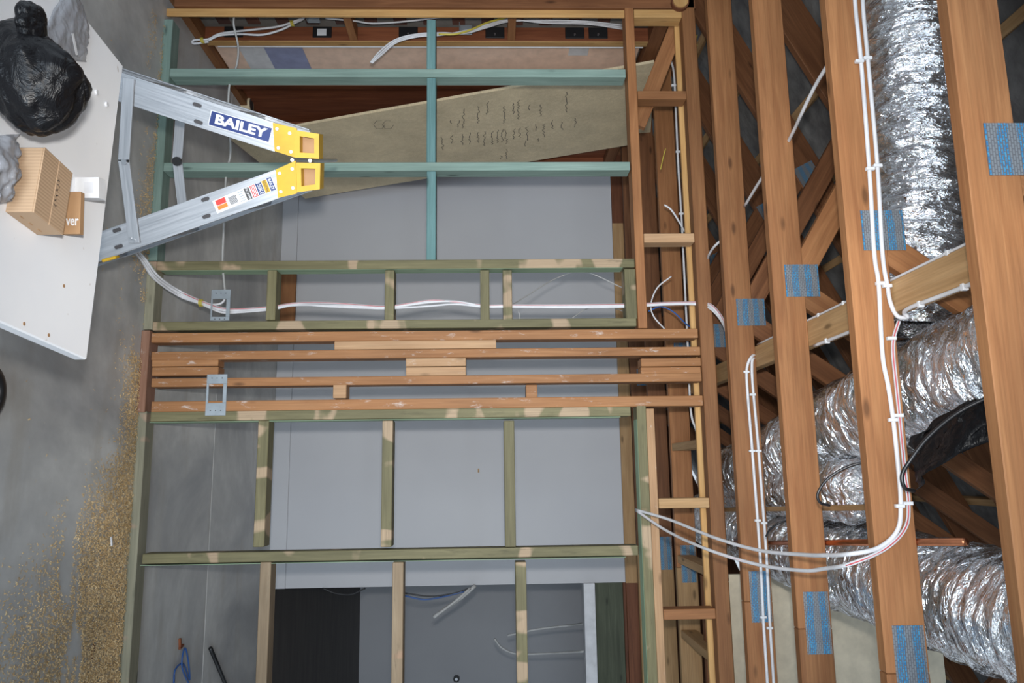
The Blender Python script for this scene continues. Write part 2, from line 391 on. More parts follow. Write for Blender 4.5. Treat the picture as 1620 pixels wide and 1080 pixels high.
# room beyond
fw = bx('wall_far', -2.7, 4.2, 10.2, 10.3, 0, 2.9, 'greywall', ch=0); tag(fw, kind='structure')
fl_ = bx('wall_far_left', XE-1.2, XE-1.1, YB+.1, 10.2, 0, 2.69, 'greywall', ch=0); tag(fl_, kind='structure')
fc = bx('ceiling_far_room', -2.7, 4.2, YB+.1, 10.3, 2.9, 2.92, 'ceiling', ch=0); tag(fc, kind='structure')
wr = bx('wall_light_block_right', 4.1, 4.2, YB+.1, 10.3, 0, 2.74, 'greywall', ch=0); tag(wr, kind='structure')  # unseen wall added to keep the far room dark
for nm, y in (('gable_light_block_near', -2.2), ('gable_light_block_far', 10.5)):  # unseen gable slabs added to stop sky light leaking into the roof space
    g = slab(nm, [(-3.3, y, 2.75), (6.2, y, 2.75), (6.2, y, 3.4), (2.3, y, 5.4), (-3.3, y, 2.9)], (0, 1, 0), .08, 'darkwood'); tag(g, kind='structure')

# left outer wall: bricks behind a timber frame
wl = thing('wall_left', (XL, 4.6, 0), None, None, kind='structure')
bx('mortar_bed', -2.74, -2.635, 2.4, 6.1, 0, 2.7, 'mortar', wl, ch=0)
bme = box_mesh(.23, .11, .076, 'brick', .004)
for r in range(31):
    for k in range(5):
        y = 2.98+k*.24+(.12 if r % 2 else 0)
        link('brick', bme, None, wl, frame_mat((-2.684+random.uniform(-.002, .002), y, .045+r*.086), (0, 1, 0), (0, 0, 1)))
bx('bottom_plate', -2.57, XL, 2.4, YB, 0, .045, 'truss', wl, axis=1)
bx('top_plate', -2.57, XL, 2.4, YB, 2.62, 2.70, 'truss_dark', wl, axis=1)
bx('stud_side_shade', -2.569, XL-.004, 4.098, 4.1048, .045, 2.62, 'redwood', wl, axis=2)  # thin red-brown sheet colours in the shaded side of the yellow stud
for y0, m in ((2.55, 'truss'), (3.10, 'truss'), (4.105, 'pine_yellow'), (4.62, 'redwood'), (5.25, 'redwood'), (5.9, 'redwood')):
    bx('stud', -2.57, XL, y0, y0+.05, .045, 2.62, m, wl, axis=2)
for x in (552, 810):
    z = P(x, 45, 3.95).z; bx('nogging', -2.57, XL-.004, 3.73, 4.105, z-.022, z+.022, 'truss', wl, axis=1)
bx('stud_paint_line', -2.482, XL+.003, 4.157, 4.166, .1, 2.6, 'white', wl, axis=2)
bx('lining_panel', -2.555, -2.535, 4.67, 6.0, .045, 2.62, 'redwood', wl, axis=2)

# roof: sarking on battens over the trusses
TP = .52; XH = -2.62; XR = 2.3                      # pitch, heel, ridge
def ztop(X, off=0): return ZC+HC+.06+(X-XH)*TP+off if X <= XR else ZC+HC+.06+(XR-XH)*TP-(X-XR)*TP+off
rf = thing('roof_slope', (-1, 4, ztop(-1)), 'grey sarking and battens on the underside of the roof', 'roof', kind='structure')
for X0, X1 in ((-3.6, XR), (XR, 6.4)):
    slab('sarking', [(X0, -2.2, ztop(X0, .16)), (X1, -2.2, ztop(X1, .16)), (X1, 10.6, ztop(X1, .16)), (X0, 10.6, ztop(X0, .16))], (0, 0, 1), -.03, 'sarking', rf)
nb = V((-TP, 0, 1)).normalized()
for i in range(16):
    X = -3.4+i*.36
    if X > XR: break
    member('batten', (X, -1, ztop(X, .14)), (X, 8.5, ztop(X, .14)), .045, .03, 'pine_pale', rf, up=nb)

# ================================================================== ROOF TRUSSES
def plate_mesh(w, h): return box_mesh(w, h, .0016, 'plate', 0)
ord_ = ['nearest', 'second', 'third', 'fourth']
TRUSS_Y = [1.598, 2.185, 2.794, 3.373, 3.975, 4.575, 5.175, 5.775, 6.4]
TL = ['orange roof truss nearest the viewer, cut by the right picture edge',
      'roof truss with two white cables clipped along its bottom chord',
      'roof truss just beyond the one with two long clipped cables',
      'roof truss with a short cable pair clipped on its lower half',
      'first roof truss behind the stud frames, seen through the ladder framing',
      'second roof truss behind the stud frames, over the back room',
      'third roof truss behind the stud frames, over the back room',
      'fourth roof truss behind the stud frames, close to the back wall',
      'farthest roof truss, beyond the grey back wall']
J1, J2 = -.705, .555
for k, Y in enumerate(TRUSS_Y):
    t = thing('roof_truss', (0, Y, ZC), TL[k], 'truss', 'roof trusses')
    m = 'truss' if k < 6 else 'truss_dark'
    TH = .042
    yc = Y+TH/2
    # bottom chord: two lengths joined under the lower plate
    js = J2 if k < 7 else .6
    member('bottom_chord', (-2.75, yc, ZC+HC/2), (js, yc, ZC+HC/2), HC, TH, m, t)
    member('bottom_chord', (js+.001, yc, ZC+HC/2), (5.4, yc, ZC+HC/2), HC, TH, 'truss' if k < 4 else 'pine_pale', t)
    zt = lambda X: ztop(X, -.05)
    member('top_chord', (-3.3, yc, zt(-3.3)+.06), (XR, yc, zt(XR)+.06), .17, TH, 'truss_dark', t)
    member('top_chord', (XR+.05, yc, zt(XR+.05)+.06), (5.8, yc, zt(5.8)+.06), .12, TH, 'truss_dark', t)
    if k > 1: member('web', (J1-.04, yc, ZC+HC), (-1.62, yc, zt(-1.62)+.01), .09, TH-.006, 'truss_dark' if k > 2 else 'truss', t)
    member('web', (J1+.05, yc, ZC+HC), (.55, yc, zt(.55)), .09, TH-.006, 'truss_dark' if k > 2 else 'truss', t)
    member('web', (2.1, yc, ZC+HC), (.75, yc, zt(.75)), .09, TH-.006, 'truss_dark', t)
    rot = Matrix.Rotation(math.radians(90), 4, 'X')
    link('nail_plate', plate_mesh(.125, .13), None, t, frame_mat((J1, Y-.001, ZC+.112), (1, 0, 0), (0, -1, 0)))
    link('nail_plate', plate_mesh(.21, .088), None, t, frame_mat((js-.02, Y-.001, ZC+HC*.58), (1, 0, 0), (0, -1, 0)))
    link('nail_plate', plate_mesh(.14, .12), None, t, frame_mat((-1.6, Y-.001, zt(-1.6)+.04), (1, 0, TP), (0, -1, 0)))

# short blocking pieces between the first trusses behind the frames
for y, lab in ((705, 'pale short blocking piece behind the ladder framing, beside the wide green frame top'), (893, 'pale short blocking piece above the two tall blue nail plates'), (1020, 'pale short blocking piece behind the ladder framing near the picture bottom')):
    X = P(1055, y, 4.3).x; t = thing('blocking', (X, 4.3, ZC), lab, 'timber', 'blocking pieces between trusses')
    bx('piece', X-.022, X+.022, 4.018, 4.574, ZC+.005, ZC+.095, 'pine_pale', t, axis=1)
# timber runner lying flat across the trusses
xr = P(1500, 440, 1.98)
rX = -.50
rn = thing('ceiling_runner', (rX, 2, ZC+HC), 'pale timber runner laid flat across the bottom chords, cables along both edges', 'timber')
member('plank', (rX, .3, ZC+HC+.0225), (rX, 2.83, ZC+HC+.0225), .095, .045, 'pine_pale', rn, up=(0, 0, 1))
member('plank', (rX, 2.832, ZC+HC+.0225), (rX, 4.6, ZC+HC+.0225), .095, .045, 'pine_pale', rn, up=(0, 0, 1))

# cream sheeted wall standing in the roof space at the right
cw = thing('cream_partition', (1.2, 4.3, ZC+HC), 'cream sheeted partition in the roof space behind the lower foil duct', 'partition')
for x0, x1 in ((.56, 1.14), (1.144, 2.4)):
    bx('sheet', x0, x1, 4.28, 4.295, ZC+HC, 4.1, 'plaster_cream', cw, ch=0)
bx('bottom_plate', .56, 2.4, 4.255, 4.30, ZC+HC-.06, ZC+HC, 'truss_dark', cw)

# ================================================================== STUD FRAMES
ST = .045; DP = .09
def vst(root, ya, yb, xa, xb, mat, face=ST, name='stud', Y=Y0, dp=DP):
    A, B = P(xa, ya, Y), P(xb, yb, Y); X = (A.x+B.x)/2
    z0 = max(A.z, .046) if name != 'x' else A.z
    return bx(name, X-face/2, X+face/2, Y, Y+dp, z0, B.z, mat, root, axis=2)
def hng(root, xa, xb, ya, yb, mat, face=ST, name='nogging', Y=Y0, dp=DP, inset=0.0):
    A, B = P(xa, ya, Y), P(xb, yb, Y); z = (A.z+B.z)/2
    return bx(name, A.x, B.x, Y+inset, Y+dp, z-face/2, z+face/2, mat, root, axis=0)
def plate_on_floor(root, ya, yb, mat, h=.045):
    A, B = P(255, ya, Y0), P(255, yb, Y0)
    return bx('bottom_plate', A.x, B.x, Y0, Y0+DP, 0, h, mat, root, axis=0)

# -- end frame at the far left (orange end stud, upper rail to the right)
ef = thing('end_stud_frame', (P(600, 8, Y0).x, Y0, 0), 'brown and yellow end stud standing against the brick wall, picture top', 'wall frame')
vst(ef, 4, 4, 250, 1100, 'truss_dark', face=.05)
A = P(600, 20, Y0+.02)
bx('stud', A.x-.021, A.x+.021, Y0+.02, Y0+.035, .0, P(1074, 21, Y0).z, 'pine_yellow', ef, axis=2)

# -- teal frame
tf = thing('teal_stud_frame', (P(600, 200, Y0).x, Y0, 0), 'teal treated timber stud frame behind the stepladder', 'wall frame', 'new timber stud frames')
plate_on_floor(tf, 30, 412, 'teal')
vst(tf, 116, 114, 262, 990, 'teal'); vst(tf, 264, 262, 258, 997, 'teal')
for a, b in ((30, 108), (122, 256), (270, 411)): hng(tf, 682, 682, a, b, 'teal_deep', inset=.004)

# -- narrow green frame with the cables
g1 = thing('green_stud_frame', (P(600, 465, Y0).x, Y0, 0), 'narrow green stud frame with white cables threaded through its five noggings', 'wall frame', 'new timber stud frames')
plate_on_floor(g1, 413, 521, 'green_dusty')
vst(g1, 419, 417, 240, 1004, 'green'); vst(g1, 514, 511, 238, 1007, 'green', face=.042)
for x in (429, 616, 767, 803): hng(g1, x, x, 427, 506, 'green')
hng(g1, 998, 998, 425, 504, 'green', face=.055)
# paler green inner sides of the studs
X = P(600, 418, Y0).x+ST/2; bx('pale_edge', X-.001, X+.0015, Y0+.004, Y0+DP-.002, .06, 2.34, 'green_edge', g1, ch=0, axis=2)

# -- built-up post of orange studs and packers
op = thing('built_up_post', (P(600, 585, Y0).x, Y0, 0), 'built-up post of four orange studs with packing blocks between them', 'post')
A, B = P(240, 523, Y0), P(240, 652, Y0); bx('bottom_plate', A.x, B.x, Y0-.012, Y0+DP, 0, .04, 'pink_plate', op)
YS = Y0
def ps(ya, yb, xa, xb, m, name='stud', face=None, off=0):
    a, b = P(xa, ya, Y0), P(xb, ya, Y0); c = P((xa+xb)/2, yb, Y0)
    return bx(name, min(a.x, b.x)*.5+max(a.x, b.x)*.5, c.x, Y0+off, Y0+DP, max(.041, a.z), b.z, m, op, axis=2)
ps(523, 538, 240, 1104, 'post'); ps(552, 565.5, 240, 1108, 'post'); ps(594, 607.5, 240, 1110, 'post'); ps(630, 646.5, 240, 1112, 'post')
for a in ((538.3, 551.7, 529, 785), (566, 579, 240, 345), (580, 593.6, 240, 345), (566, 579, 642, 737), (580, 593.6, 642, 737),
          (566, 579, 1014, 1109), (580, 593.6, 1014, 1109), (608, 629.6, 527, 548), (608, 629.6, 832, 850)):
    ps(*a, 'post_pale' if 500 < a[2] < 800 else 'post', 'packing_block', off=random.choice([0, .002, .004]))

# -- wide green frame
g2 = thing('green_stud_frame', (P(600, 870, Y0).x, Y0, 0), 'wide green stud frame with bays open to the grey wall, picture bottom', 'wall frame', 'new timber stud frames')
plate_on_floor(g2, 650, 1160, 'green_dusty')
vst(g2, 656, 653, 238, 998, 'green'); vst(g2, 880, 874, 225, 1010, 'green'); vst(g2, 1122, 1112, 215, 1018, 'green')
for xa, xb in ((416, 410), (612, 612), (806, 807)): hng(g2, xa, xb, 665, 865, 'green', face=.05)
for xa, xb, m in ((418, 414, 'pine_grey'), (629, 628, 'pine_grey'), (825, 826, 'green')): hng(g2, xa, xb, 889, 1108, m, face=.05)
A, B = P(1009, 648, Y0), P(1024, 1090, Y0); zt_ = (A.z+B.z)/2
bx('top_plate', A.x-.02, B.x+.1, Y0, Y0+DP, zt_-.0, zt_+.045, 'green', g2)
bx('pale_edge', P(700, 660, Y0).x+.02, B.x+.1, Y0+.004, Y0+DP-.003, zt_-.0015, zt_-.0002, 'green_edge', g2, ch=0)  # paler green strip along the underside of the plate
for y_, z1 in ((656, 2.3), (880, 2.3)):
    X = P(600, y_, Y0).x+ST/2; bx('pale_edge', X-.001, X+.0015, Y0+.004, Y0+DP-.002, .06, z1, 'green_edge', g2, ch=0, axis=2)

# -- ladder framing above the frames: lower rail, upper rail, short blocks
def zmid(pts): return sum(P(x, y, Y0).z for x, y in pts)/len(pts)
lf = thing('ladder_framing', (0, Y0, 2.4), 'orange ladder framing of two long rails and short blocks above the stud frames', 'wall frame')
zl = zmid([(995, 20), (1017, 510)]); 
A, B = P(995, 12, Y0), P(1017, 519, Y0)
bx('lower_rail', A.x, B.x, Y0, Y0+DP, zl-.022, zl+.024, 'truss', lf)
A, B = P(1028, 646, Y0), P(1045, 1090, Y0)
zr = zmid([(1028, 648), (1044, 1080)])
bx('lower_rail', A.x, B.x+.1, Y0+.004, Y0+DP, max(zr-.022, zt_+.046), zr+.026, 'post_pale', lf)
zu0 = zmid([(1078, 5), (1108, 519), (1138, 1080)])
A, B = P(1085, -40, Y0), P(1150, 1120, Y0)
bx('upper_rail', A.x, B.x+1.4, Y0, Y0+.07, zu0, zu0+.068, 'truss', lf)
bx('upper_rail', A.x, B.x+1.4, Y0+.092, Y0+.112, zu0-.02, zu0+.05, 'pine_yellow', lf)
for y, m, z in ((21, 'pine_yellow', zl+.026), (150, 'truss', zl+.026), (376, 'post_pale', zl+.026), (796, 'pine_pale', zr+.028), (972, 'truss', zr+.028)):
    X = P(1060, y, Y0).x; bx('block', X-.023, X+.023, Y0, Y0+.085, z, zu0-.001, m, lf, axis=2)
A, B = PX(1075, 32, -2.18), P(1012, 195, 4.05)
member('diagonal_brace', P(1072, 40, Y0+.14), P(1008, 200, Y0+.14), .085, .04, 'truss', lf)

# ================================================================== LEANING PLYWOOD
pb1, pt1 = V((-2.15, 4.69, .006)), V((-2.40, 4.19, 2.67))
ax = (pt1-pb1).normalized(); dd = V((0, 1, 0)); ay = (dd-ax*dd.dot(ax)).normalized(); an = ay.cross(ax).normalized()
if an.x < 0: an = -an
WPL = 1.17
pw = thing('plywood_sheet', pb1, 'tall plywood sheet with pencil notes leaning in the corner behind the teal frame', 'plywood')
slab('sheet', [pb1, pb1+ay*WPL, pt1+ay*WPL, pt1], an, .017, 'ply', pw)
def on_ply(x, y, off=.0008):
    r = ray(x, y); t = (pb1-EYE).dot(an)/r.dot(an); return EYE+r*t+an*off
def strokes(name, lines, wd, mat, parent, nrm):
    vs = []; fs = []; o = lines[0][0]
    for ln in lines:
        for a, b in zip(ln[:-1], ln[1:]):
            d = (b-a); 
            if d.length < 1e-6: continue
            s = d.normalized().cross(nrm)*wd/2; k = len(vs)
            vs += [a-s-o, a+s-o, b+s-o, b-s-o]; fs.append((k, k+1, k+2, k+3))
    return link(name, poly_mesh(name, vs, fs, mat), None, parent, Matrix.Translation(o))
marks = [(896, 145, 35), (771, 160, 24), (855, 165, 22), (812, 163, 20), (798, 168, 30), (820, 158, 34), (733, 172, 34), (757, 168, 30), (837, 165, 12),
         (713, 190, 8), (725, 190, 14), (889, 192, 16), (874, 190, 16), (910, 186, 18), (848, 196, 14), (860, 196, 24), (787, 205, 24), (801, 205, 26), (766, 208, 26),
         (834, 200, 26), (822, 202, 18), (813, 203, 20), (795, 204, 24), (779, 208, 24), (756, 209, 20), (743, 209, 22), (731, 212, 20), (715, 213, 16), (700, 216, 24), (801, 236, 18), (793, 246, 8), (852, 218, 8), (831, 222, 12)]
ln = []
for x, y, L in marks:
    for rep in range(1):
        p = [on_ply(x+random.uniform(-2.2, 2.2), y+q*1.9, .001) for q in range(int(L/1.9))]
        ln.append(p)
tag(strokes('handwriting', ln, .0042, 'ink', pw, an), kind='stuff')
ln = [[on_ply(600+9*math.cos(t/6*6.28)+k*14, 197+9*math.sin(t/6*6.28)*.8, .001) for t in range(6)] for k in range(2)]
strokes('pencil_mark', ln, .003, 'ink', pw, an)

# ================================================================== THINGS IN THE LEFT BAYS
def zpx(x, y, X): return PX(x, y, X).z
wb = thing('wrapped_board', (-2.53, 4.4, .05), 'pink-beige board with blue printed wrap standing between the left wall studs', 'board')
zq = zpx(486, 95, -2.52)
bx('board', -2.555, -2.53, 4.175, 4.60, .05, 2.6, 'pinkboard', wb, axis=2)
zb = zpx(388, 95, -2.52)
bx('wrap', -2.53, -2.524, 4.18, 4.56, zb+.15, zq, 'bluewrap', wb, axis=2)
bx('wrap_white_end', -2.53, -2.5235, 4.18, 4.56, zb, zb+.15, 'white', wb, axis=2)
PL = thing('socket_label', (-2.5, 4.4, 2.0), 'small white plate on the pink-beige board', 'plate')
zz = zpx(912, 97, -2.53); bx('plate', -2.53, -2.5265, 4.23, 4.33, zz-.06, zz+.06, 'white', PL)
# black square plates on the side of the yellow stud
Ys = 4.098
bpl = [(370, 'black plastic plate on the wall stud, lowest of the row, behind the looped cable end', 1), (510, 'black plastic plate with a white printed sticker on the wall stud', 0), (646, 'black plastic plate on the wall stud beside the teal nogging', 2),
       (783, 'black plastic plate on the wall stud with a bright screw, between two cables', 2), (909, 'black plastic plate on the wall stud, second from the top of the row', 2), (946, 'grey-black plastic plate on the wall stud, topmost of the row', 2)]
for x, lab, kind in bpl:
    a, b = P(x-15, 52, Ys), P(x+15, 52, Ys); z0, z1 = a.z, b.z
    t = thing('cable_plate', (-2.52, Ys, z0), lab, 'plate', 'black plates on the stud')
    bx('plate', -2.566, -2.497, Ys-.008, Ys-.0005, z0, z1, 'black', t)
    xm = -2.53; zm = (z0+z1)/2
    if kind == 0: bx('sticker', xm-.02, xm+.022, Ys-.0094, Ys-.008, zm-.028, zm+.025, 'white', t, ch=0)
    if kind == 2: cyl('screw', (xm+.01, Ys-.012, zm), (xm+.01, Ys-.008, zm), .006, 'steel', t)
# junction boxes clipped above the cables
for x, y, lab in ((497, 28, 'small grey metal bracket on the brickwork beside the cable loop'), (737, 47, 'small galvanised bracket hanging by the yellow cable')):
    c = P(x, y, 4.0); t = thing('small_bracket', c, lab, 'bracket')
    bx('plate', c.x-.03, c.x+.03, 4.0, 4.004, c.z-.035, c.z+.035, 'galv', t)
    bx('lip', c.x-.03, c.x+.03, 3.97, 4.0, c.z-.037, c.z-.033, 'galv', t)
    bx('lip', c.x-.03, c.x+.03, 3.97, 4.0, c.z+.033, c.z+.037, 'galv', t)

# ================================================================== FOIL DUCTS
def duct(name, pts, r, label, seed, black=None):
    path = catmull(pts, 40)
    # even spacing
    S = [0]
    for a, b in zip(path[:-1], path[1:]): S.append(S[-1]+(b-a).length)
    n = int(S[-1]/.005); arr = np.array([tuple(p) for p in path]); si = np.linspace(0, S[-1], n)
    arr = np.stack([np.interp(si, S, arr[:, i]) for i in range(3)], 1)
    pts2 = [V(p) for p in arr]; T, N = frames(pts2); seg = 96; rng = np.random.default_rng(seed)
    S1 = S[-1]
    nz = grid_noise((n, seg), (max(4, int(S1/.16)), 7), rng, True)*.6+grid_noise((n, seg), (max(8, int(S1/.07)), 12), rng, True)*.4
    big = grid_noise((n, seg), (int(S1/.055), 9), rng, True); mid = grid_noise((n, seg), (int(S1/.026), 13), rng, True); fin = grid_noise((n, seg), (int(S1/.0135), 24), rng, True)
    tw = grid_noise((n, seg), (int(S1/.02), 48), rng, True)
    th = np.linspace(0, 2*np.pi, seg, endpoint=False)
    ph = si[:, None]/.05*2*np.pi + th[None, :] + (nz-.5)*5
    rad = r*(1+(nz-.5)*.15) + .004*np.sin(ph) - np.abs(big-.5)*.03 - np.abs(mid-.5)*.018 + (fin-.5)*.0075 + (tw-.5)*.004
    rad = rad*np.minimum(1, ((si+.0005)/.07))[:, None]**.4
    A = np.array([tuple(a) for a, b in N]); B = np.array([tuple(b) for a, b in N]); o = arr[0].copy()
    vs = (arr-o)[:, None, :]+A[:, None, :]*(rad*np.cos(th))[:, :, None]+B[:, None, :]*(rad*np.sin(th))[:, :, None]
    idx = np.arange(n*seg).reshape(n, seg); nx = np.roll(idx, -1, 1)
    q = np.stack([idx[:-1], nx[:-1], nx[1:], idx[1:]], -1).reshape(-1, 4)
    me = bpy.data.meshes.new(name); me.vertices.add(n*seg); me.vertices.foreach_set('co', vs.reshape(-1))
    me.loops.add(q.size); me.loops.foreach_set('vertex_index', q.reshape(-1).astype(np.int32))
    me.polygons.add(len(q)); me.polygons.foreach_set('loop_start', np.arange(0, q.size, 4, dtype=np.int32)); me.polygons.foreach_set('loop_total', np.full(len(q), 4, dtype=np.int32))
    uv = me.uv_layers.new(name='UVMap'); U = np.broadcast_to(si[:, None], (n, seg)); VV = np.broadcast_to((th*r)[None, :], (n, seg))
    vq = np.stack([VV[:-1], np.concatenate([VV[:-1, 1:], VV[:-1, :1]+2*np.pi*r], 1), np.concatenate([VV[1:, 1:], VV[1:, :1]+2*np.pi*r], 1), VV[1:]], -1)
    uq = np.stack([U[:-1], U[:-1], U[1:], U[1:]], -1); uv.data.foreach_set('uv', np.stack([uq, vq], -1).reshape(-1).astype(np.float32))
    me.polygons.foreach_set('use_smooth', np.ones(len(q), bool)); me.update(); me.validate(); me.materials.append(M['foil'])
    t = thing(name, V(o), label, 'duct', 'silver foil ducts'); link('foil_sleeve', me, None, t, Matrix.Translation(V(o)))
    return t
dA = duct('foil_duct', [(-3.0, 2.51, 3.24), (-2.2, 2.51, 3.24), (-1.5, 2.51, 3.22), (-.95, 2.51, 3.18), (-.66, 2.51, 3.14), (-.46, 2.52, 3.12)], .20,
          'silver foil duct running down from the picture top between two trusses', 3)
dB = duct('foil_duct', [(-.34, .9, 3.12), (-.33, 1.6, 3.10), (-.27, 2.1, 3.08), (-.20, 2.7, 3.06), (-.10, 3.3, 3.05), (.0, 3.9, 3.04), (.06, 4.5, 3.04)], .175,
          'middle silver foil duct with a torn black liner, crossing the trusses', 5)
dC = duct('foil_duct', [(.42, .9, 3.13), (.41, 1.6, 3.11), (.40, 2.2, 3.09), (.385, 2.8, 3.08), (.37, 3.5, 3.08), (.33, 4.2, 3.08), (.30, 5.0, 3.08)], .175,
          'lowest silver foil duct in the picture, in front of the cream partition', 9)
duct('foil_duct', [(.072, 2.66, 3.0), (.08, 3.0, 3.01), (.09, 3.4, 3.02), (.10, 4.0, 3.03), (.10, 4.6, 3.04)], .125,
     'short slim silver foil duct squeezed between the middle and lowest ducts', 15)
# torn black liner hanging off the middle duct
def crumple_sheet(name, fn, nu, nv, mat, parent, seed, amp, thick=.0015):
    rng = np.random.default_rng(seed); nz = grid_noise((nu, nv), (7, 7), rng)+.5*grid_noise((nu, nv), (14, 14), rng); vs = []; fs = []
    for i in range(nu):
        for j in range(nv):
            p, nr = fn(i/(nu-1), j/(nv-1)); vs.append(V(p)+V(nr)*(nz[i, j]-.75)*amp)
    o = vs[0].copy()
    fs = [(i*nv+j, i*nv+j+1, (i+1)*nv+j+1, (i+1)*nv+j) for i in range(nu-1) for j in range(nv-1)]
    ob = link(name, poly_mesh(name, [v-o for v in vs], fs, mat, True), None, parent, Matrix.Translation(o))
    md = ob.modifiers.new('thickness', 'SOLIDIFY'); md.thickness = thick
    return ob
a0, a1, a2, a3 = PD(1610, 580, 1.95), PD(1440, 690, 2.16), PD(1610, 660, 1.92), PD(1441, 760, 2.16)
def liner(u, v):
    top = a0.lerp(a1, u); bot = a2.lerp(a3, u); w = math.sin(u*math.pi)*.05
    return top.lerp(bot, v)+V((0, 0, -w*v))+V((.03*v, -.02*math.sin(v*3), 0)), (0, -1, .3)
crumple_sheet('black_liner', liner, 30, 14, 'bag', dB, 4, .05)

# copper pipe, pale strap
tube('copper_pipe', [PZ(1527, 857, ZC+HC+.012), PZ(1150, 859, ZC+HC+.012)], .0105, 'copper', n=1, seg=14, label='straight open-ended copper pipe in front of the lowest foil duct', cat='pipe')
st = thing('timber_strap', PD(1260, 807, 2.9), 'thin pale batten crossing behind the trusses above the copper pipe', 'batten')
member('batten', PZ(1400, 802, ZC+HC+.012), PZ(1140, 806, ZC+HC+.012), .02, .012, 'pine_pale', st, up=(0, 0, 1))
# black cable loops hanging from the duct
tube('black_cable', [PD(1403, 727, 2.36), PD(1350, 735, 2.4), PD(1312, 755, 2.42), PD(1294, 780, 2.42), PD(1298, 795, 2.42), PD(1312, 799, 2.45)], .0045, 'black_cable', label='black cable arc hanging in front of the middle foil duct', cat='cable')
tube('black_cable', [PD(1600, 612, 1.96), PD(1520, 650, 2.02), PD(1470, 690, 2.06), PD(1440, 728, 2.08), PD(1427, 752, 2.08), PD(1432, 772, 2.08), PD(1446, 776, 2.12)], .0055, 'black_cable', label='black cable curling over the clipped white cables below the torn liner', cat='cable')
tube('black_cable', [PD(1262, 822, 3.0), PD(1235, 826, 3.0), PD(1218, 838, 3.02), PD(1212, 848, 3.05)], .004, 'black_cable', label='short black cable bend beside the copper pipe', cat='cable')

# ================================================================== CABLES
def cable(pix, Y, r=.0045, mat='white_cable', label='', group=None, clips=(), flat=1.0, name='cable', cl_axis=(1, 0, 0), stripe=None):
    pts = []
    for q in pix: pts.append(P(q[0], q[1], q[2] if len(q) > 2 else Y))
    t = thing(name, pts[0], label, 'cable', group)
    tube('sheath', pts, r, mat, t, flat=flat)
    if stripe: tube('stripe', [p+V((0, -r*.75, -r*.35)) for p in pts], r*.36, stripe, t, seg=6)
    for q in clips:
        c = P(q[0], q[1], Y-.004); bx('clip', c.x-.005, c.x+.005, c.y-.006, c.y+.006, c.z-.014, c.z+.012, 'white', t, ch=.001)
    return t
Y3 = 2.185-.006
cable([(1351, -30), (1354, 20), (1362, 95), (1375, 265), (1383, 400), (1390, 450), (1396, 560), (1405, 610), (1413, 664), (1421, 740), (1425, 795), (1420, 838), (1390, 866, 2.172), (1345, 876, 2.17), (1305, 878, 2.3), (1270, 877, 2.45), (1200, 870, 2.75), (1130, 850, 3.05), (1060, 822, 3.42), (1006, 806, 3.66)], Y3, .0065,
      label='long white cable clipped down a truss chord, upper strand of the slack swag', group='white cables on the truss', clips=[(1360, 97), (1377, 267), (1393, 448), (1413, 664), (1424, 800)])
cable([(1364, -30), (1366, 20), (1373, 95), (1388, 262), (1396, 400), (1404, 453), (1409, 480), (1420, 500), (1436, 502, 2.16)], Y3, .0065,
      label='white cable clipped to the truss chord, turning onto the timber runner', group='white cables on the truss', clips=[(1373, 92), (1389, 262), (1404, 452)])
cable([(1422, 508), (1414, 535), (1413, 560), (1418, 610), (1423, 658), (1431, 740), (1437, 795), (1432, 835), (1400, 868, 2.172), (1345, 892, 2.165), (1305, 899, 2.3), (1270, 902, 2.44), (1200, 893, 2.72), (1120, 869, 3.0), (1056, 840, 3.4), (1006, 807, 3.655)], Y3, .006,
      label='red-striped white cable, lower strand of the slack swag', group='white cables on the truss', clips=[(1411, 535), (1422, 657), (1437, 796)], stripe='red_stripe')
# along the runner
zr_ = ZC+HC+.004
def rc(y, side): return (rX+side*.052, y, zr_)
t = thing('cable', rc(2.2, 1), 'white cable clipped along the lower picture edge of the timber runner', 'cable', 'cables along the runner')
tube('sheath', [P(1436, 502, 2.16), V(rc(2.12, 1)), V(rc(1.9, 1)), V(rc(1.5, 1)), V(rc(.9, 1))], .006, 'white_cable', t)
for y in (2.05, 1.85): bx('clip', rX+.044, rX+.062, y-.006, y+.006, zr_-.008, zr_+.008, 'white', t, ch=.001)
t = thing('cable', rc(2.4, 1), 'white cable along the runner between the second and third trusses, lower edge', 'cable', 'cables along the runner')
tube('sheath', [V(rc(2.23, 1)), V(rc(2.5, 1)), V(rc(2.76, 1))], .006, 'white_cable', t)
for y in (2.4, 2.65): bx('clip', rX+.044, rX+.062, y-.006, y+.006, zr_-.008, zr_+.008, 'white', t, ch=.001)
t = thing('cable', rc(2.0, -1), 'thin white cable on the upper picture edge of the timber runner', 'cable', 'cables along the runner')
tube('sheath', [V(rc(1.0, -1)), V(rc(1.6, -1)), V(rc(2.16, -1)), V(rc(2.8, -1)), V(rc(3.35, -1))], .004, 'white_cable', t)
for y in (1.9, 2.5, 2.7): bx('clip', rX-.058, rX-.044, y-.005, y+.005, zr_-.006, zr_+.006, 'white', t, ch=.001)
# chord with the pair
Y1 = 3.373-.006
for off, lab in ((0, 'left of the white cable pair clipped down the lower half of a truss chord'), (10, 'right of the white cable pair clipped down the lower half of a truss chord')):
    cable([(1200-off*.2, 562+off*.4, 3.42), (1190+off*.1, 563+off*.5), (1182+off*.75, 580), (1182+off*.9, 612), (1189+off, 700), (1194+off, 765), (1202+off, 870), (1208+off, 985), (1214+off, 1080), (1219+off, 1180), (1236+off, 1480)], Y1, .0065, label=lab,
          group='white cables on the truss', clips=[(1181+off, 588+off*3.6), (1190+off, 713), (1199+off, 823+off*.4), (1208+off, 976+off*1.7)])
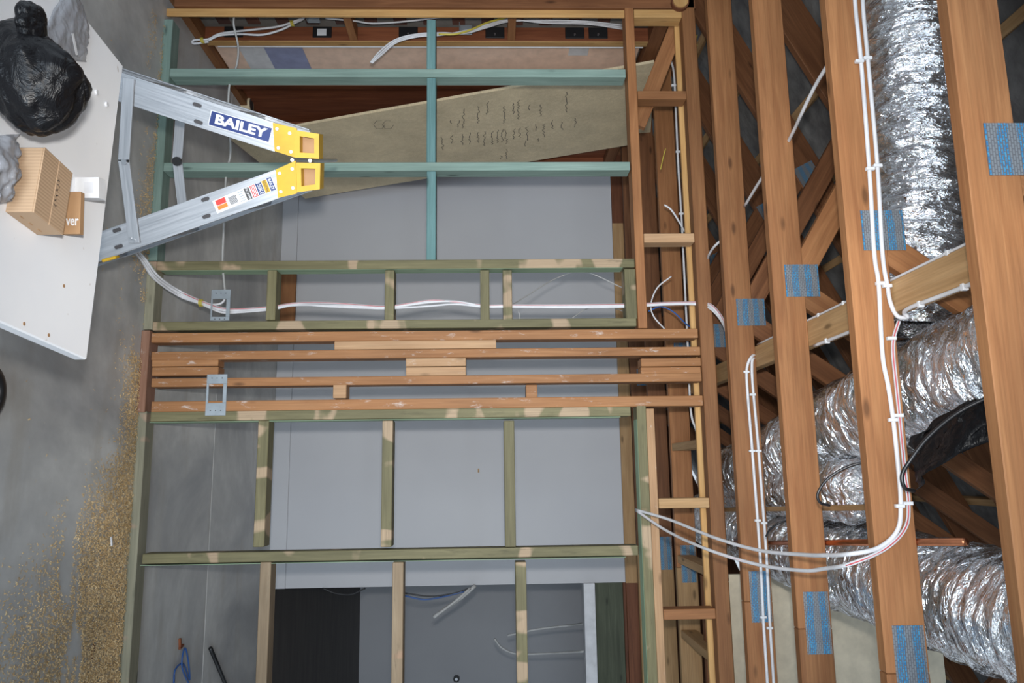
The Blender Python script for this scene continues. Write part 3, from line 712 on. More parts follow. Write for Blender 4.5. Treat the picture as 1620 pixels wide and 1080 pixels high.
# loose cable passing up through the roof space
t = cable([(1316, 92, 2.26), (1290, 135, 2.42), (1268, 180, 2.58), (1255, 208, 2.72), (1240, 235, 2.86), (1205, 282, 3.1), (1178, 326, 3.36)], 2.5, .0065, label='slack white cable slung diagonally across the upper trusses', clips=())
cable([(1143, 378, 3.45), (1130, 390, 3.5), (1122, 402, 3.6), (1120, 410, 3.7)], 3.5, .006, label='short curved white cable end behind the old top rail')
for x, y in ((1172, 327), (1179, 433), (1186, 538)):
    pass
# cables in the ladder framing
cable([(1060, 92, 4.0), (1066, 115, 4.0), (1069, 170, 4.0), (1073, 260, 4.0), (1078, 340, 4.0), (1083, 440, 4.0), (1088, 545, 4.0), (1093, 650, 4.0), (1103, 690, 4.0), (1108, 780, 3.96)], 4.0, .006, label='white cable running behind the short blocks of the ladder framing', clips=[(1066, 135), (1073, 240), (1078, 338)])
cable([(1051, 324, 3.9), (1062, 332, 3.9), (1074, 350, 3.93), (1083, 366, 3.96)], 3.9, .005, label='loose white cable end curling above the third block of the ladder framing')
cable([(1062, 437, 3.9), (1040, 455, 3.9), (1030, 480, 3.9), (1034, 500, 3.9), (1052, 521, 3.9)], 3.9, .004, label='thin white cable loop beside the green frame top')
cable([(1026, 492, 3.92), (1045, 485, 3.92), (1065, 493, 3.92), (1085, 512, 3.94), (1095, 518, 3.96)], 3.9, .004, 'blue_cable', 'blue cable curving beside the green frame top')
cable([(1053, 235, 4.0), (1049, 250, 4.0), (1045, 268, 4.0)], 4.0, .0025, 'yellow_cable', 'thin yellow wire hanging in the ladder framing')
cable([(1103, 55, 4.0), (1100, 65, 4.0), (1097, 58, 4.0), (1103, 72, 4.0)], 4.0, .0025, 'yellow_cable', 'thin yellow wire hook near the picture top')
# cables threaded through the narrow green frame
yc_ = Y0+.05
strand = [((0, 0), 0, 'white_cable', None), ((0, 4), 1, 'white_cable', None), ((1, -3), 2, 'white_cable', 'red_stripe'), ((-1, 2), 3, 'white_cable', None)]
labs = ['white cable through the green frame, highest strand at the floor bend', 'white cable through the green frame, thick lower strand', 'red-striped white cable through the narrow green frame', 'white cable through the green frame ending in the grey bracket loop']
for (dx, dy), i, m, sp in strand:
    w = lambda s: RNG.uniform(-s, s)
    pix = [(214+dx, 396+dy*.6, 3.45), (226+dx*2, 410+dy, 3.52), (248+dx*3, 440+dy, 3.6), (285, 464+dy*1.2, yc_), (318, 478+dy*.7, yc_), (350, 490+dy, yc_), (380, 491+dy*.7, yc_), (430, 487+dy*.6, yc_), (470, 482+w(2)+dy*.5, yc_), (520, 481+dy*.5+w(3), yc_),
           (570, 484+w(2)+dy*.5, yc_), (616, 486+dy*.5, yc_), (680, 479+dy*1.3+w(2), yc_), (720, 478+dy*1.1+w(3), yc_), (767, 484+dy*.4, yc_), (803, 484+dy*.4, yc_), (880, 484+dy*.8+w(2), yc_), (940, 484+dy*.6, yc_), (998, 483+dy*.5, yc_), (1060, 480+dy*.4, yc_), (1105, 480+dy*.5, yc_), (1126, 486+dy, Y0-.02), (1144, 508+dy, 3.6), (1152, 535+dy, 3.52), (1158, 560, 3.45)]
    if i == 3: pix = pix[:7-2]+[(345, 481, yc_), (355, 474, yc_), (353, 464, yc_)]
    cable(pix, yc_, .0055 if i else .0065, m, labs[i], 'cables through the green frame', stripe=sp)
c = P(318, 479, yc_-.012); tg = thing('cable_tie', c, 'yellow-green twisted tie around the cable bundle by the grey bracket', 'tie')
for q in (-.006, 0, .006):
    me, o = tube_mesh('wrap', [c+V((.016*math.cos(a), .016*math.sin(a), q)) for a in np.linspace(0, 6.1, 12)], .0028, 'yellow_cable', 6, 2); link('wrap', me, None, tg, Matrix.Translation(o))
cable([(800, 488), (830, 470, 3.9), (880, 440, 4.1), (925, 430, 4.1), (985, 455, 4.1)], yc_, .003, 'grey_cable', 'thin grey wire arching above the cables in the green frame')
cable([(806, 484), (812, 520, 3.8), (822, 503, 3.8), (820, 492, 3.8)], yc_, .0025, 'grey_cable', 'thin grey wire curl by the split nogging')
cable([(905, 503, 3.85), (930, 488, 3.9), (965, 486, 3.95), (985, 492, 4.0)], yc_, .0025, 'grey_cable', 'short thin grey wire near the top of the green frame')
# grey cable running across behind the studs
cable([(371, 18, 3.76), (370, 40, 3.8), (377, 75, 3.8), (374, 105, 3.78), (364, 128, 3.76), (361, 180, 3.76), (365, 240, 3.76), (358, 275, 3.76), (355, 340, 3.76), (352, 412, 3.74), (354, 440, 3.74), (356, 462, 3.73)], 3.75, .0055, 'grey_cable', 'grey-white cable threaded across the teal studs to the grey bracket')
# looped cables at the picture top
cable([(330, 66, 3.95), (308, 69, 3.95), (304, 66, 3.95), (310, 63, 3.95), (330, 62, 3.95), (350, 53, 3.95), (400, 47, 3.95), (440, 42, 3.95), (465, 34, 3.95), (482, 28, 3.98)], 3.95, .006, label='white cable doubled into a loop end tied with yellow, upper strand')
cable([(330, 64, 3.95), (348, 56, 3.95), (380, 54, 3.95), (415, 55, 3.95), (445, 47, 3.95), (465, 37, 3.95), (480, 30, 3.98)], 3.95, .006, label='white cable below the loop end, sagging strand at the picture top')
cable([(515, 29, 3.98), (560, 33, 3.95), (590, 37, 3.95), (640, 34, 3.95), (700, 27, 3.98)], 3.95, .005, label='white cable sagging in front of the brickwork at the picture top')
for k, (a, lab) in enumerate(((0, 'white cable of the cut bunch arching behind the teal nogging, outer strand'), (2.2, 'white cable of the cut bunch arching behind the teal nogging, middle strand'), (4.2, 'white cable of the cut bunch arching behind the teal nogging, inner strand'))):
    cable([(586+a*.6, 99+a*.2, 3.86), (600+a, 82+a, 3.86), (625+a*.6, 63+a, 3.87), (660, 54+a, 3.88), (700, 52+a*.8, 3.9), (735, 53-a, 3.92), (775, 42-a, 3.95), (805, 34-a*.8, 3.98), (860, 32+a, 3.98), (930, 34+a, 3.98), (985, 40+a*1.4, 4.0)], 3.9, .0045, label=lab, group='bunch of cut cables')
cable([(694, 54, 3.88), (720, 54, 3.88), (745, 47, 3.9), (770, 36, 3.93), (800, 28, 3.96)], 3.9, .0055, 'yellow_cable', 'yellow cable among the white ones at the picture top')
for x, y, Yv, lab in ((320, 64, 3.94, 'yellow twisted tie near the loop end of the cable'), (462, 37, 3.94, 'yellow twisted tie holding two white cables at the picture top')):
    c = P(x, y, Yv); tg = thing('cable_tie', c, lab, 'tie')
    for q in (-.006, .0, .006):
        me, o = tube_mesh('wrap', [c+V((.014*math.cos(a), .012*math.sin(a), q+.004*math.cos(a))) for a in np.linspace(0, 6.1, 12)], .0028, 'yellow_cable', 6, 2); link('wrap', me, None, tg, Matrix.Translation(o))

# mounting brackets (flat plate with a window)
def mount(x0, x1, y0, y1, Y, label, wx0, wx1, wy0, wy1):
    A, B = P(x0, y0, Y), P(x1, y1, Y); a, b = P(wx0, wy0, Y), P(wx1, wy1, Y)
    t = thing('mounting_bracket', (A.x, Y, A.z), label, 'bracket', 'grey mounting brackets')
    th = .0025
    for nm, X0, X1, Z0, Z1 in (('end_tab', A.x, a.x, A.z, B.z), ('end_tab', b.x, B.x, A.z, B.z), ('side_bar', a.x, b.x, A.z, a.z), ('side_bar', a.x, b.x, b.z, B.z)):
        bx(nm, X0, X1, Y-th, Y, Z0, Z1, 'galv', t, ch=.0008)
    for fx in (.25, .5, .75):
        for X in ((A.x*.6+a.x*.4), (b.x*.4+B.x*.6)):
            z = A.z+(B.z-A.z)*fx; cyl('hole', (X, Y-th-.0004, z), (X, Y-th+.0005, z), .003, 'ink', t, 8)
mount(335, 363, 458, 507, Y0-.001, 'grey metal mounting bracket on the narrow green frame, cables passing behind', 337, 357, 473, 501)
mount(328, 357, 592, 657, Y0-.001, 'grey metal mounting bracket screwed across the orange post studs', 331, 352, 607, 637)

# ================================================================== STEPLADDER (seen side-on)
aL = (250-540)/F_PX
dL = (F0+W*aL).normalized(); lxv = V((dL.y, -dL.x, 0)); LD = 2.55
def LP(x, y, off=0):
    r = ray(x, y); return EYE+r*((LD+off)/r.dot(dL))
ZV = V((0, 0, 1)); WID = .42
base = EYE+dL*(LD+WID/2); base.z = 0
ld = thing('stepladder', base, 'aluminium double-sided stepladder with yellow top caps, standing behind the white table', 'ladder')
def railpts(x0, y0, x1, y1):
    a, b = LP(x0, y0), LP(x1, y1); d = (b-a); k = (a.z-.02)/d.z; return a-d*k, b
RW = .088
for (lo, hi, key) in ((*railpts(200, 141, 440, 219), 'L'), (*railpts(229, 365, 444, 289), 'R')):
    d = (hi-lo).normalized(); sd = d.cross(dL).normalized()
    for off, nm in ((0, 'near'), (WID, 'far')):
        s = 1 if off == 0 else -1
        o = dL*off
        # C-channel: web facing out, flanges turned in
        rail = member('side_rail', lo+o+dL*s*.0015, hi+o+dL*s*.0015, RW, .003, 'alu', ld, up=dL, ch=.0006)
        for q in (-1, 1):
            member('flange', lo+o+sd*q*(RW/2-.002)+dL*s*.016, hi+o+sd*q*(RW/2-.002)+dL*s*.016, .004, .03, 'alu', rail, up=dL, ch=.0006)
        f = lo+o; member('rubber_foot', f-d*.02+dL*s*.016, f+d*.05+dL*s*.016, RW+.012, .042, 'black', ld, up=dL, ch=.004)
    # treads
    for zt in (.28, .56, .84):
        k = (zt-lo.z)/(hi.z-lo.z); c = lo.lerp(hi, k)
        out = lxv
        tr = link('tread', box_mesh(WID-.008, .082, .022, 'alu', .002), None, ld, frame_mat(c+dL*WID/2, dL, ZV))
    lp = (lo, hi)
    # punched slots
    for (sx, sy) in (((312, 166), (314, 193)) if key == 'L' else ((325, 315), (327, 342), (185, 364), (188, 390))):
        c = LP(sx, sy)-dL*.0008
        for rr, mm, z in ((1.0, 'steel', 0), (.72, 'ink', -.0008)):
            vs = [c-c+d*(math.copysign(.008, math.cos(t))+.0085*rr*math.cos(t))+sd*(.0085*rr*math.sin(t)) for t in np.linspace(.01, 2*math.pi+.01, 16, endpoint=False)]
            slab('slot', [c+dL*z+v for v in vs], -dL, .0006, mm, ld)
# yellow top caps
def cap(pl, bxq, scr, off, s):
    n = -dL*s
    pts = [LP(x, y, 0)+dL*off for x, y in pl]; root = slab('top_cap', [p+n*.004 for p in pts], n, .006, 'yellow', ld)
    q = [LP(x, y, 0)+dL*off for x, y in bxq]; cx = sum(q, V())/4
    inner = [cx+(p-cx)*.60 for p in q]
    for i in range(4):
        a, b, c, e = q[i], q[(i+1) % 4], inner[(i+1) % 4], inner[i]
        slab('cap_wall', [p+n*.012 for p in (a, b, c, e)], n, .06, 'yellow', root)
    slab('cap_floor', [p-n*.028 for p in q], n, .004, 'kraft', root)
    for x, y in scr:
        p = LP(x, y, 0)+dL*off; cyl('screw', p+n*.004, p+n*.0065, .0055, 'steel', root, 10)
for off, s in ((0, 1),):
    cap([(432, 194), (470, 203), (470, 250), (435, 239)], [(468, 206), (506, 212), (506, 251), (468, 249)], [(439, 204), (459, 211), (441, 234), (461, 240)], off, s)
    cap([(437, 268), (468, 254), (470, 306), (440, 313)], [(470, 257), (508, 258), (507, 299), (471, 304)], [(443, 274), (463, 267), (445, 303), (464, 297)], off, s)
p0 = LP(463, 253); cyl('hinge_pin', p0-dL*.006, p0+dL*(WID+.006), .006, 'steel', ld); p0 = LP(491, 254); cyl('hinge_pin', p0-dL*.006, p0+dL*(WID+.006), .006, 'steel', ld)
# folding spreaders
def spreader(q, off):
    for (a, b) in q: member('spreader_bar', LP(*a)+dL*off, LP(*b)+dL*off, .036, .003, 'alu', ld, up=dL, ch=.0008)
e = -.006
spreader([((205, 124), (197, 256)), ((197, 252), (214, 384))], e)
spreader([((205, 124), (197, 256)), ((197, 252), (214, 384))], WID+.006)
for off, mm, rr in ((e-.003, 'steel', .009), (WID-.004, 'black', .017)):
    c = LP(199, 256)+dL*off; cyl('spreader_knob', c-dL*.006, c+dL*.004, rr, mm, ld)
for x, y in ((208, 377), (213, 379)): c = LP(x, y)+dL*e; cyl('rivet', c-dL*.004, c, .005, 'steel', ld, 8)
# yellow anti-slip strip low on the right rail
member('yellow_strip', LP(164, 412)+dL*WID*.0, LP(186, 406), .01, .03, 'yellow', ld, up=dL)
# BAILEY sticker
def quad_sticker(q, lift, mat, name, parent):
    return slab(name, [LP(x, y)-dL*lift for x, y in q], -dL, .0004, mat, parent)
quad_sticker([(334, 174), (432, 202), (426, 226), (329, 198)], .0010, 'white', 'sticker_border', ld)
st_ = quad_sticker([(335.5, 175.5), (430.5, 203), (425, 224.5), (330.5, 197)], .0016, 'navy', 'sticker', ld)
exL = (LP(430, 203)-LP(335, 175.5)).normalized(); eyL = -dL.cross(exL); eyL = exL.cross(dL)*-1
eyL = dL.cross(exL); eyL = eyL if eyL.dot(LP(335, 175)-LP(330, 197)) > 0 else -eyL
text('brand_lettering', 'BAILEY', LP(380.5, 200)-dL*.0024, exL, eyL, .040, 'white', st_, bold=.0016, width=.165)
# rating sticker on the other rail
def rs(u, v): # u along the rail from the low end, v across from the upper picture edge
    a, b, c = V((336, 318)), V((430, 279)), V((344, 338))
    p = a+(b-a)*u+(c-a)*v; return (p.x, p.y)
def rq(u0, u1, v0, v1): return [rs(u0, v0), rs(u1, v0), rs(u1, v1), rs(u0, v1)]
s2 = quad_sticker(rq(0, 1, 0, 1), .0010, 'white', 'rating_sticker', ld)
quad_sticker(rq(.04, .20, .06, .46), .0015, 'red', 'print_block', s2); quad_sticker(rq(.04, .20, .5, .8), .0015, 'orange', 'print_block', s2)
for k in range(9): quad_sticker(rq(.25+k*.014, .258+k*.014, .2, .8), .0015, 'ink', 'bar', s2)
for k in range(5): quad_sticker(rq(.41, .5, .12+k*.17, .18+k*.17), .0015, 'galv', 'print_line', s2)
quad_sticker(rq(.52, .60, .05, .95), .0015, 'ink', 'print_block', s2)
quad_sticker(rq(.62, .70, .05, .95), .0015, 'red', 'print_block', s2)
for k in range(3): quad_sticker(rq(.635+k*.022, .645+k*.022, .1, .9), .0019, 'white', 'print_line', s2)
quad_sticker(rq(.715, .81, .03, .97), .0015, 'navy', 'print_block', s2); quad_sticker(rq(.82, .90, .03, .97), .0015, 'yellow', 'print_block', s2); quad_sticker(rq(.91, .985, .0, 1), .0015, 'navy', 'print_block', s2)
a_, b_ = LP(*rs(.5, 0)), LP(*rs(.5, 1)); exR = (b_-a_).normalized(); eyR = (LP(*rs(1, .5))-LP(*rs(0, .5))).normalized()
for s, u, z, wd, mm, bo in (('150KG', .762, .018, .040, 'white', .0003), ('INDUSTRIAL', .86, .011, .040, 'ink', .0001), ('BAILEY', .947, .013, .036, 'white', .0002), ('FS13990', .56, .011, .036, 'white', .0001)):
    text('rating_lettering', s, LP(*rs(u, .5))-dL*.0022, exR, eyR, z, mm, s2, bold=bo, width=wd)

# ================================================================== WHITE TABLE AND WHAT LIES ON IT
TZ = .755
cA, cB = PZ(195, 104, TZ), PZ(137.5, 569, TZ); tx = (cB-cA).normalized(); ty = V((tx.y, -tx.x, 0))
if ty.y > 0: ty = -ty                                  # towards the viewer
TWD = (cB-cA).length; TLN = 1.15
tb = thing('work_table', ((cA+cB)/2+ty*TLN/2)*1.0, 'white work table in the foreground carrying a bin bag and cardboard boxes', 'table'); tb.location.z = 0
cc = (cA+cB)/2+ty*TLN/2
link('table_top', box_mesh(TWD, TLN, .028, 'table', .003), None, tb, frame_mat(cc-ZV*.014, tx, ZV))
for sx in (-1, 1):
    for sy in (-1, 1):
        p = cc+tx*sx*(TWD/2-.2)-ty*sy*(TLN/2-.36); member('leg', (p.x, p.y, 0), (p.x, p.y, TZ-.03), .045, .045, 'trimwhite', tb)
    a = cc+tx*sx*(TWD/2-.2); member('apron', a-ty*(TLN/2-.3)-ZV*.058, a+ty*(TLN/2-.3)-ZV*.058, .022, .06, 'trimwhite', tb, up=ZV)
for x, y in ((152, 146), (168, 165)):
    p = PZ(x, y, TZ); cyl('plug', p, p+ZV*.004, .006, 'white', tb, 10)
for x, y in ((101, 452), (38, 512), (77, 530)):
    p = PZ(x, y, TZ); cyl('stain', p, p+ZV*.0006, .004, 'kraft', tb, 9)

# bin bag
rng = np.random.default_rng(21)
def blob(name, c, rx, ry, rz, mat, parent, seed, amp, tie=None):
    rng = np.random.default_rng(seed); nu, nv = 64, 96
    nz = 1.2*grid_noise((nu, nv), (3, 4), rng, True)+.30*np.abs(grid_noise((nu, nv), (5, 11), rng, True)-.5)*2+.10*np.abs(grid_noise((nu, nv), (18, 26), rng, True)-.5)*2
    vs = []
    for i in range(nu):
        ph = math.pi*i/(nu-1)
        for j in range(nv):
            th = 2*math.pi*j/nv; s = 1+(nz[i, j]-.85)*amp*math.sin(ph)**.6
            x, y, z = math.sin(ph)*math.cos(th)*rx*s, math.sin(ph)*math.sin(th)*ry*s, math.cos(ph)*rz*s
            if tie and z > 0: z += tie*max(0, (1-math.sin(ph))*.8)
            z = max(z, -rz*.93); vs.append(tx*x+ty*y+ZV*z)
    fs = [(i*nv+j, (i+1)*nv+j, (i+1)*nv+(j+1) % nv, i*nv+(j+1) % nv) for i in range(nu-1) for j in range(nv)]
    return link(name, poly_mesh(name, vs, fs, mat, True), None, parent, Matrix.Translation(c))
bc = PD(45, 128, 1.40); rzb = (bc.z-TZ)/.93
bg = thing('bin_bag', (bc.x, bc.y, TZ), 'crumpled black plastic bin bag on the white table', 'bag')
blob('bag', V((bc.x, bc.y, TZ+.085)), .110, .10, .085/.93, 'bag', bg, 8, .5)
blob('knot', V((bc.x, bc.y, TZ+.10))-tx*.085+ty*.05, .042, .032, .02, 'bag', bg, 14, .7)
# printed packaging behind the bag
pk = thing('plastic_packet', PZ(100, 40, TZ), 'grey printed plastic packet with a white figure 1 under the bin bag', 'packet')
q0, q1, q2, q3 = PZ(112, -40, TZ), PZ(138, 45, TZ), PZ(133, 98, TZ), PZ(40, 90, TZ)
def pkf(u, v):
    p = q0.lerp(q1, u).lerp(q3.lerp(q2, u), v); e_ = math.sin(u*math.pi)*math.sin(v*math.pi); return p+ZV*(.004+.012*e_**.5), (0, 0, 1)
crumple_sheet('packet', pkf, 36, 30, 'clear', pk, 31, .008, .001)
pc = PZ(101, 72, TZ)+ZV*.024
text('figure', '1', pc, (PZ(120, 60, TZ)-PZ(100, 60, TZ)).normalized()*1, (PZ(117, 20, TZ)-PZ(117, 60, TZ)).normalized(), .06, 'white', pk, bold=.0015)
# clear wrap in front
cwp = thing('plastic_wrap', PZ(5, 260, TZ), 'crumpled clear plastic wrap beside the cardboard box', 'plastic wrap')
w0, w1, w2, w3 = PZ(-40, 215, TZ), PZ(25, 212, TZ), PZ(10, 318, TZ), PZ(-40, 335, TZ)
def wf(u, v):
    p = w0.lerp(w1, u).lerp(w3.lerp(w2, u), v); return p+ZV*(.006+.028*math.sin(u*math.pi)**.6*math.sin(v*math.pi)**.6), (0, 0, 1)
crumple_sheet('wrap', wf, 30, 30, 'clear', cwp, 32, .018, .0008)
# cardboard box with scrawl on its lid
b0, b1 = PZ(27, 233, TZ), PZ(8, 335, TZ); ex_ = (b1-b0).normalized(); ey_ = V((-ex_.y, ex_.x, 0)); bw = (b1-b0).length; bd = .105; bh = .05
cbx = thing('cardboard_box', (b0+b1)/2+ey_*bd/2, 'small corrugated cardboard box with scrawled lettering on the table', 'box')
ctr = (b0+b1)/2+ey_*bd/2
link('body', box_mesh(bw, bd, bh, 'card', .001), None, cbx, frame_mat(ctr+ZV*bh/2, ex_, ZV))
link('flap', box_mesh(bw+.002, .05, .003, 'card', .0005), None, cbx, frame_mat(ctr+ey_*(-bd/2+.026)+ZV*(bh+.0016), ex_, ZV))
link('flap', box_mesh(bw+.002, .05, .003, 'card', .0005), None, cbx, frame_mat(ctr+ey_*(bd/2-.026)+ZV*(bh+.0016), ex_, ZV))
for k in (-.03, 0, .03): link('staple', box_mesh(.012, .002, .0012, 'kraft', 0), None, cbx, frame_mat(ctr+ex_*(bw/2+.0004)+ey_*k+ZV*.018, ey_, ex_))
scr = []
for k in range(6):
    o = ctr+ZV*(bh+.0038)+ex_*(-.03+k*.011)+ey_*.008
    scr.append([o+ex_*random.uniform(-.003, .004)+ey_*random.uniform(-.006, .006) for _ in range(5)])
strokes('scrawl', scr, .0011, 'ink', cbx, ZV)
# kraft carton with white lettering
k0, k1 = PZ(98, 303, TZ), PZ(96, 370, TZ); ek = (k1-k0).normalized(); en = V((-ek.y, ek.x, 0)); kw = (k1-k0).length; kh = .04
kb = thing('kraft_carton', (k0+k1)/2+en*.02, 'brown kraft carton with white letters ver behind the cardboard box', 'box')
kc = (k0+k1)/2+en*.008
link('body', box_mesh(kw, .016, kh, 'kraft', .0008), None, kb, frame_mat(kc+ZV*kh/2, ek, ZV))
# letters read sideways in the room because the carton lies on its side
text('lettering', 'ver', (k0+k1)/2-en*.0006+ek*.018+ZV*kh*.60, ZV, -ek, .03, 'white', kb, bold=.0006, width=.027)
text('lettering', 'fastener', (k0+k1)/2-en*.0006-ek*.012+ZV*kh*.6, ZV, -ek, .005, 'white', kb) if False else None
c0, c1 = PZ(100, 272, TZ), PZ(100, 306, TZ); ekk = (c1-c0).normalized(); enn = V((-ekk.y, ekk.x, 0))
wc = thing('white_carton', (c0+c1)/2+enn*.05, 'small white carton standing behind the brown kraft carton', 'box')
wcc = (c0+c1)/2+enn*.062
link('body', box_mesh((c1-c0).length, .03, .052, 'white', .0008), None, wc, frame_mat(wcc+ZV*.026, ekk, ZV))
link('print_panel', box_mesh((c1-c0).length*.5, .0006, .02, 'trimwhite', 0), None, wc, frame_mat(wcc-enn*.0154+ZV*.03, ekk, ZV))
nl = PZ(137, 287, TZ)
tube('loose_screw', [nl+ZV*.003, nl+tx*.012+ty*-.018+ZV*.003, nl+ty*-.034+tx*.002+ZV*.004], .0018, 'kraft', label='rusty screw lying on the table beside the white carton', cat='screw', seg=6)

# hose coil on the floor at the picture edge
hc = PZ(-62, 620, 0)
hz = thing('hose_coil', hc, 'black and orange coiled hose on the floor at the left picture edge', 'hose')
for k, (R_, zz_, m_) in enumerate(((.085, .02, 'black'), (.088, .05, 'orange'), (.08, .07, 'black'))):
    me, o = tube_mesh('coil', [hc+V((R_*math.cos(a), R_*math.sin(a), zz_)) for a in np.linspace(0, 2*math.pi*.985, 18)], .02 if m_ == 'black' else .012, m_, 10, 3); link('coil', me, None, hz, Matrix.Translation(o))

# ================================================================== SMALL THINGS BEHIND THE FRAME
f1 = PZ(283, 1017, 0)
sp = thing('timber_offcut', f1, 'small red-brown hook-shaped offcut lying on the floor behind the wide frame', 'offcut')
link('piece', box_mesh(.05, .012, .012, 'redwood', .001), None, sp, frame_mat(f1+V((0, 0, .006)), (1, .2, 0), ZV))
link('piece', box_mesh(.012, .05, .012, 'redwood', .001), None, sp, frame_mat(f1+V((.022, .02, .006)), (1, .2, 0), ZV))
f1 = PZ(145, 1030, 0)
sp = thing('timber_offcut', f1, 'short dark stick lying in the wood shavings', 'offcut')
link('piece', box_mesh(.06, .009, .009, 'darkwood', .001), None, sp, frame_mat(f1+V((0, 0, .0045)), (1, -.25, 0), ZV))
tube('blue_rope', [PZ(275, 1090, .006), PZ(277, 1060, .006), PZ(290, 1050, .006), PZ(300, 1075, .008), PZ(297, 1040, .012), PZ(292, 1025, .006), PZ(288, 1055, .012), PZ(303, 1090, .006)], .0045, 'blue_cable', label='tangled blue rope on the floor behind the wide frame', cat='rope')
tube('black_bar', [PZ(333, 1025, .012), PZ(358, 1085, .012), PZ(385, 1150, .012)], .012, 'black', n=2, seg=12, label='black rod lying on the floor behind the wide frame', cat='rod')
for x, y, lab in ((172, 856, 'white plastic scrap lying in the shavings'),):
    p = PZ(x, y, 0); t = thing('plastic_scrap', p, lab, 'scrap'); link('scrap', box_mesh(.04, .012, .006, 'white', .002), None, t, frame_mat(p+ZV*.012, (1, .1, .1), ZV))
p = P(455, 470, YB-.04); ob = thing('loose_board', (p.x, YB-.04, 0), 'orange-brown board standing on edge along the skirting behind the narrow green frame', 'board')
bx('board', P(455, 418, YB).x, P(455, 530, YB).x, YB-.055, YB-.02, .0, .135, 'truss', ob)
# conduit and wires hanging in the opening
ht = thing('hanging_conduit', PD(750, 928, 5.95), 'grey conduit ends hanging from the end of the grey back wall', 'conduit')
tube('conduit', [P(752, 926, 5.98), P(730, 945, 5.98), P(705, 962, 5.95), P(686, 976, 5.95)], .014, 'grey_cable', ht, n=4)
tube('conduit', [P(744, 930, 5.95), P(725, 947, 5.92), P(700, 966, 5.9), P(694, 970, 5.9)], .01, 'grey_cable', ht, n=4)
for pts, m_, lab in (([(640, 938), (680, 943), (720, 938), (748, 928)], 'black_cable', 'black cable sagging from the end of the grey back wall'),
                    ([(640, 942), (670, 948), (700, 944), (735, 935)], 'blue_cable', 'blue cable sagging under the black one at the grey wall end'),
                    ([(510, 930), (530, 938), (555, 940), (578, 930)], 'black_cable', 'black cable bow below the grey wall skirting side')):
    cable([(x, y, 5.99) for x, y in pts], 5.99, .006, m_, lab)
cable([(803, 1005, 6.6), (850, 995, 6.6), (900, 989, 6.5), (925, 986, 6.15)], 6.5, .009, 'grey_cable', 'upper grey cable drooping from the white opening head')
cable([(782, 1010, 6.6), (795, 1025, 6.6), (820, 1034, 6.6), (870, 1033, 6.5), (925, 1030, 6.15)], 6.5, .009, 'grey_cable', 'lower grey cable drooping from the white opening head')
kn = P(722, 1074, 10.15); t = thing('round_fitting', kn, 'round dark fitting with a bright centre on the far grey wall', 'fitting')
cyl('ring', kn, (kn.x, 10.2, kn.z), .04, 'black', t, 18); cyl('centre', (kn.x, kn.y-.01, kn.z), kn, .018, 'steel', t, 14)
p = P(757, 744, YB-.001); t = thing('wall_nick', p, 'small torn nick in the grey wall between two green noggings', 'nick')
link('flake', box_mesh(.012, .03, .004, 'pine_pale', .001), None, t, frame_mat(p, (0, 0, 1), (0, -1, 0)))
# dark bucket rim by the left wall
bk = PZ(384, 166, 0); t = thing('drain_pipe_stub', bk, 'short beige pipe stub on the floor by the left wall, beyond the ladder', 'pipe')
cyl('pipe', bk, bk+ZV*.06, .05, 'ply', t, 20); cyl('mouth', bk+ZV*.06, bk+ZV*.0605, .042, 'ink', t, 20)
# round timber end at the picture top
rp = P(1077, 0, 3.64); t = thing('post_end', rp, 'round pale timber end fixed on the upper rail at the picture top', 'post')
cyl('stub', rp, (rp.x, Y0-.001, rp.z), .04, 'pine_yellow', t, 20); cyl('bark_ring', (rp.x, 3.65, rp.z), (rp.x, Y0-.0012, rp.z), .047, 'darkwood', t, 20)

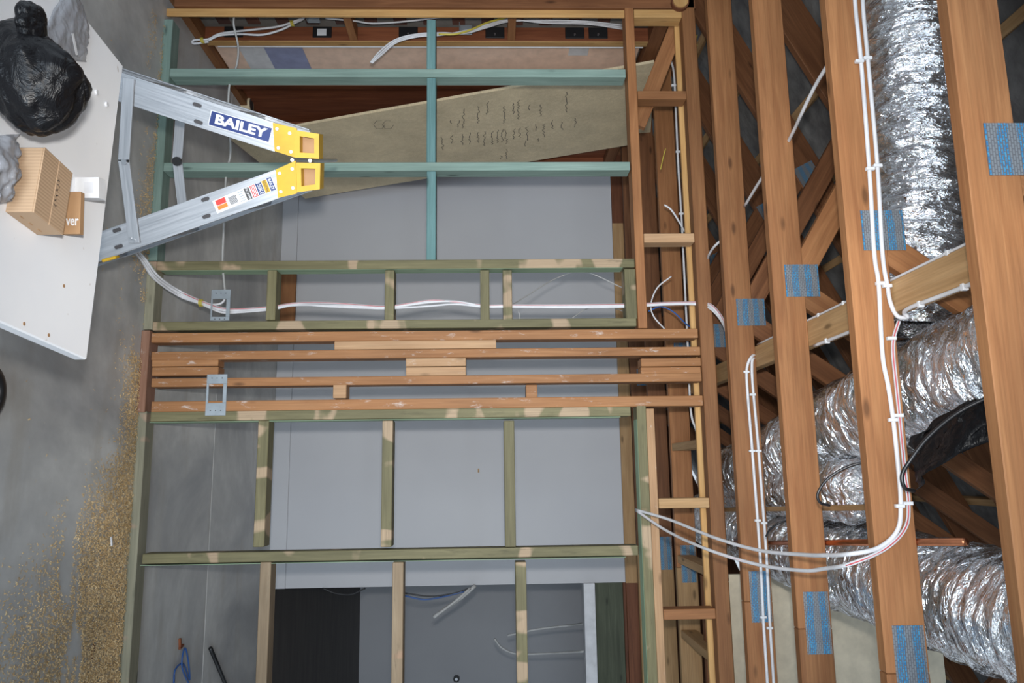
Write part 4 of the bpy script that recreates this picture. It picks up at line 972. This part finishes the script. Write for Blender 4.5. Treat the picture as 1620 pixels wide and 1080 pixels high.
# ================================================================== SHAVINGS
def sawdust():
    rng = np.random.default_rng(12); cand = []
    G = grid_noise((256, 256), (9, 9), rng)*.5+grid_noise((256, 256), (22, 22), rng)*.32+grid_noise((256, 256), (60, 60), rng)*.18
    N = 1600000
    X = rng.uniform(-2.3, 2.2, N); D = rng.uniform(0, 1.15, N)
    g = G[((X+2.3)/4.5*255).astype(int), (D/1.15*255).astype(int)]
    wide = np.clip((X+.15)/.75, 0, 1); reach = .16+.66*wide
    den = np.exp(-(D/reach)**2*1.6)*np.clip((g-.45+.15*wide-.03*(X < -.3))/.07, 0, 1)*(.3+.7*np.clip((X+1.0)/1.2, 0, 1))
    den = np.maximum(den, .002*np.exp(-D/.5))
    keep = rng.random(N) < den*.17
    X, D = X[keep], D[keep]; Y = Y0-.004-D; n = len(X)
    a = rng.uniform(0, 2*np.pi, n); L = rng.uniform(.0028, .0085, n); Wd = rng.uniform(.0007, .0022, n); z = rng.uniform(.0006, .010, n)*(1-.6*np.clip(D/.8, 0, 1)); t1 = rng.uniform(-.5, .5, n)
    dx, dy = np.cos(a), np.sin(a); vs = np.zeros((n, 6, 3))
    for k, (s, h) in enumerate(((-1, 0), (0, 1), (1, .2))):
        for j, q in enumerate((-1, 1)):
            vs[:, k*2+j, 0] = X+dx*L*s-dy*Wd*q; vs[:, k*2+j, 1] = np.minimum(Y+dy*L*s+dx*Wd*q, Y0-.001); vs[:, k*2+j, 2] = z+h*L*.45+t1*Wd*q*.8*(h+.3)+.0012
    base = (np.arange(n)*6)[:, None, None]; f = (base+np.array([[0, 1, 3, 2], [2, 3, 5, 4]])[None]).reshape(-1, 4)
    me = bpy.data.meshes.new('wood_shavings'); me.vertices.add(n*6); me.vertices.foreach_set('co', vs.reshape(-1))
    me.loops.add(f.size); me.loops.foreach_set('vertex_index', f.reshape(-1).astype(np.int32)); me.polygons.add(len(f))
    me.polygons.foreach_set('loop_start', np.arange(0, f.size, 4, dtype=np.int32)); me.polygons.foreach_set('loop_total', np.full(len(f), 4, dtype=np.int32))
    me.update(); me.validate(); print('shavings', n)
    tag(link('wood_shavings', me, 'shavings'), 'golden wood shavings swept along the foot of the stud frames', 'shavings', kind='stuff')
sawdust()
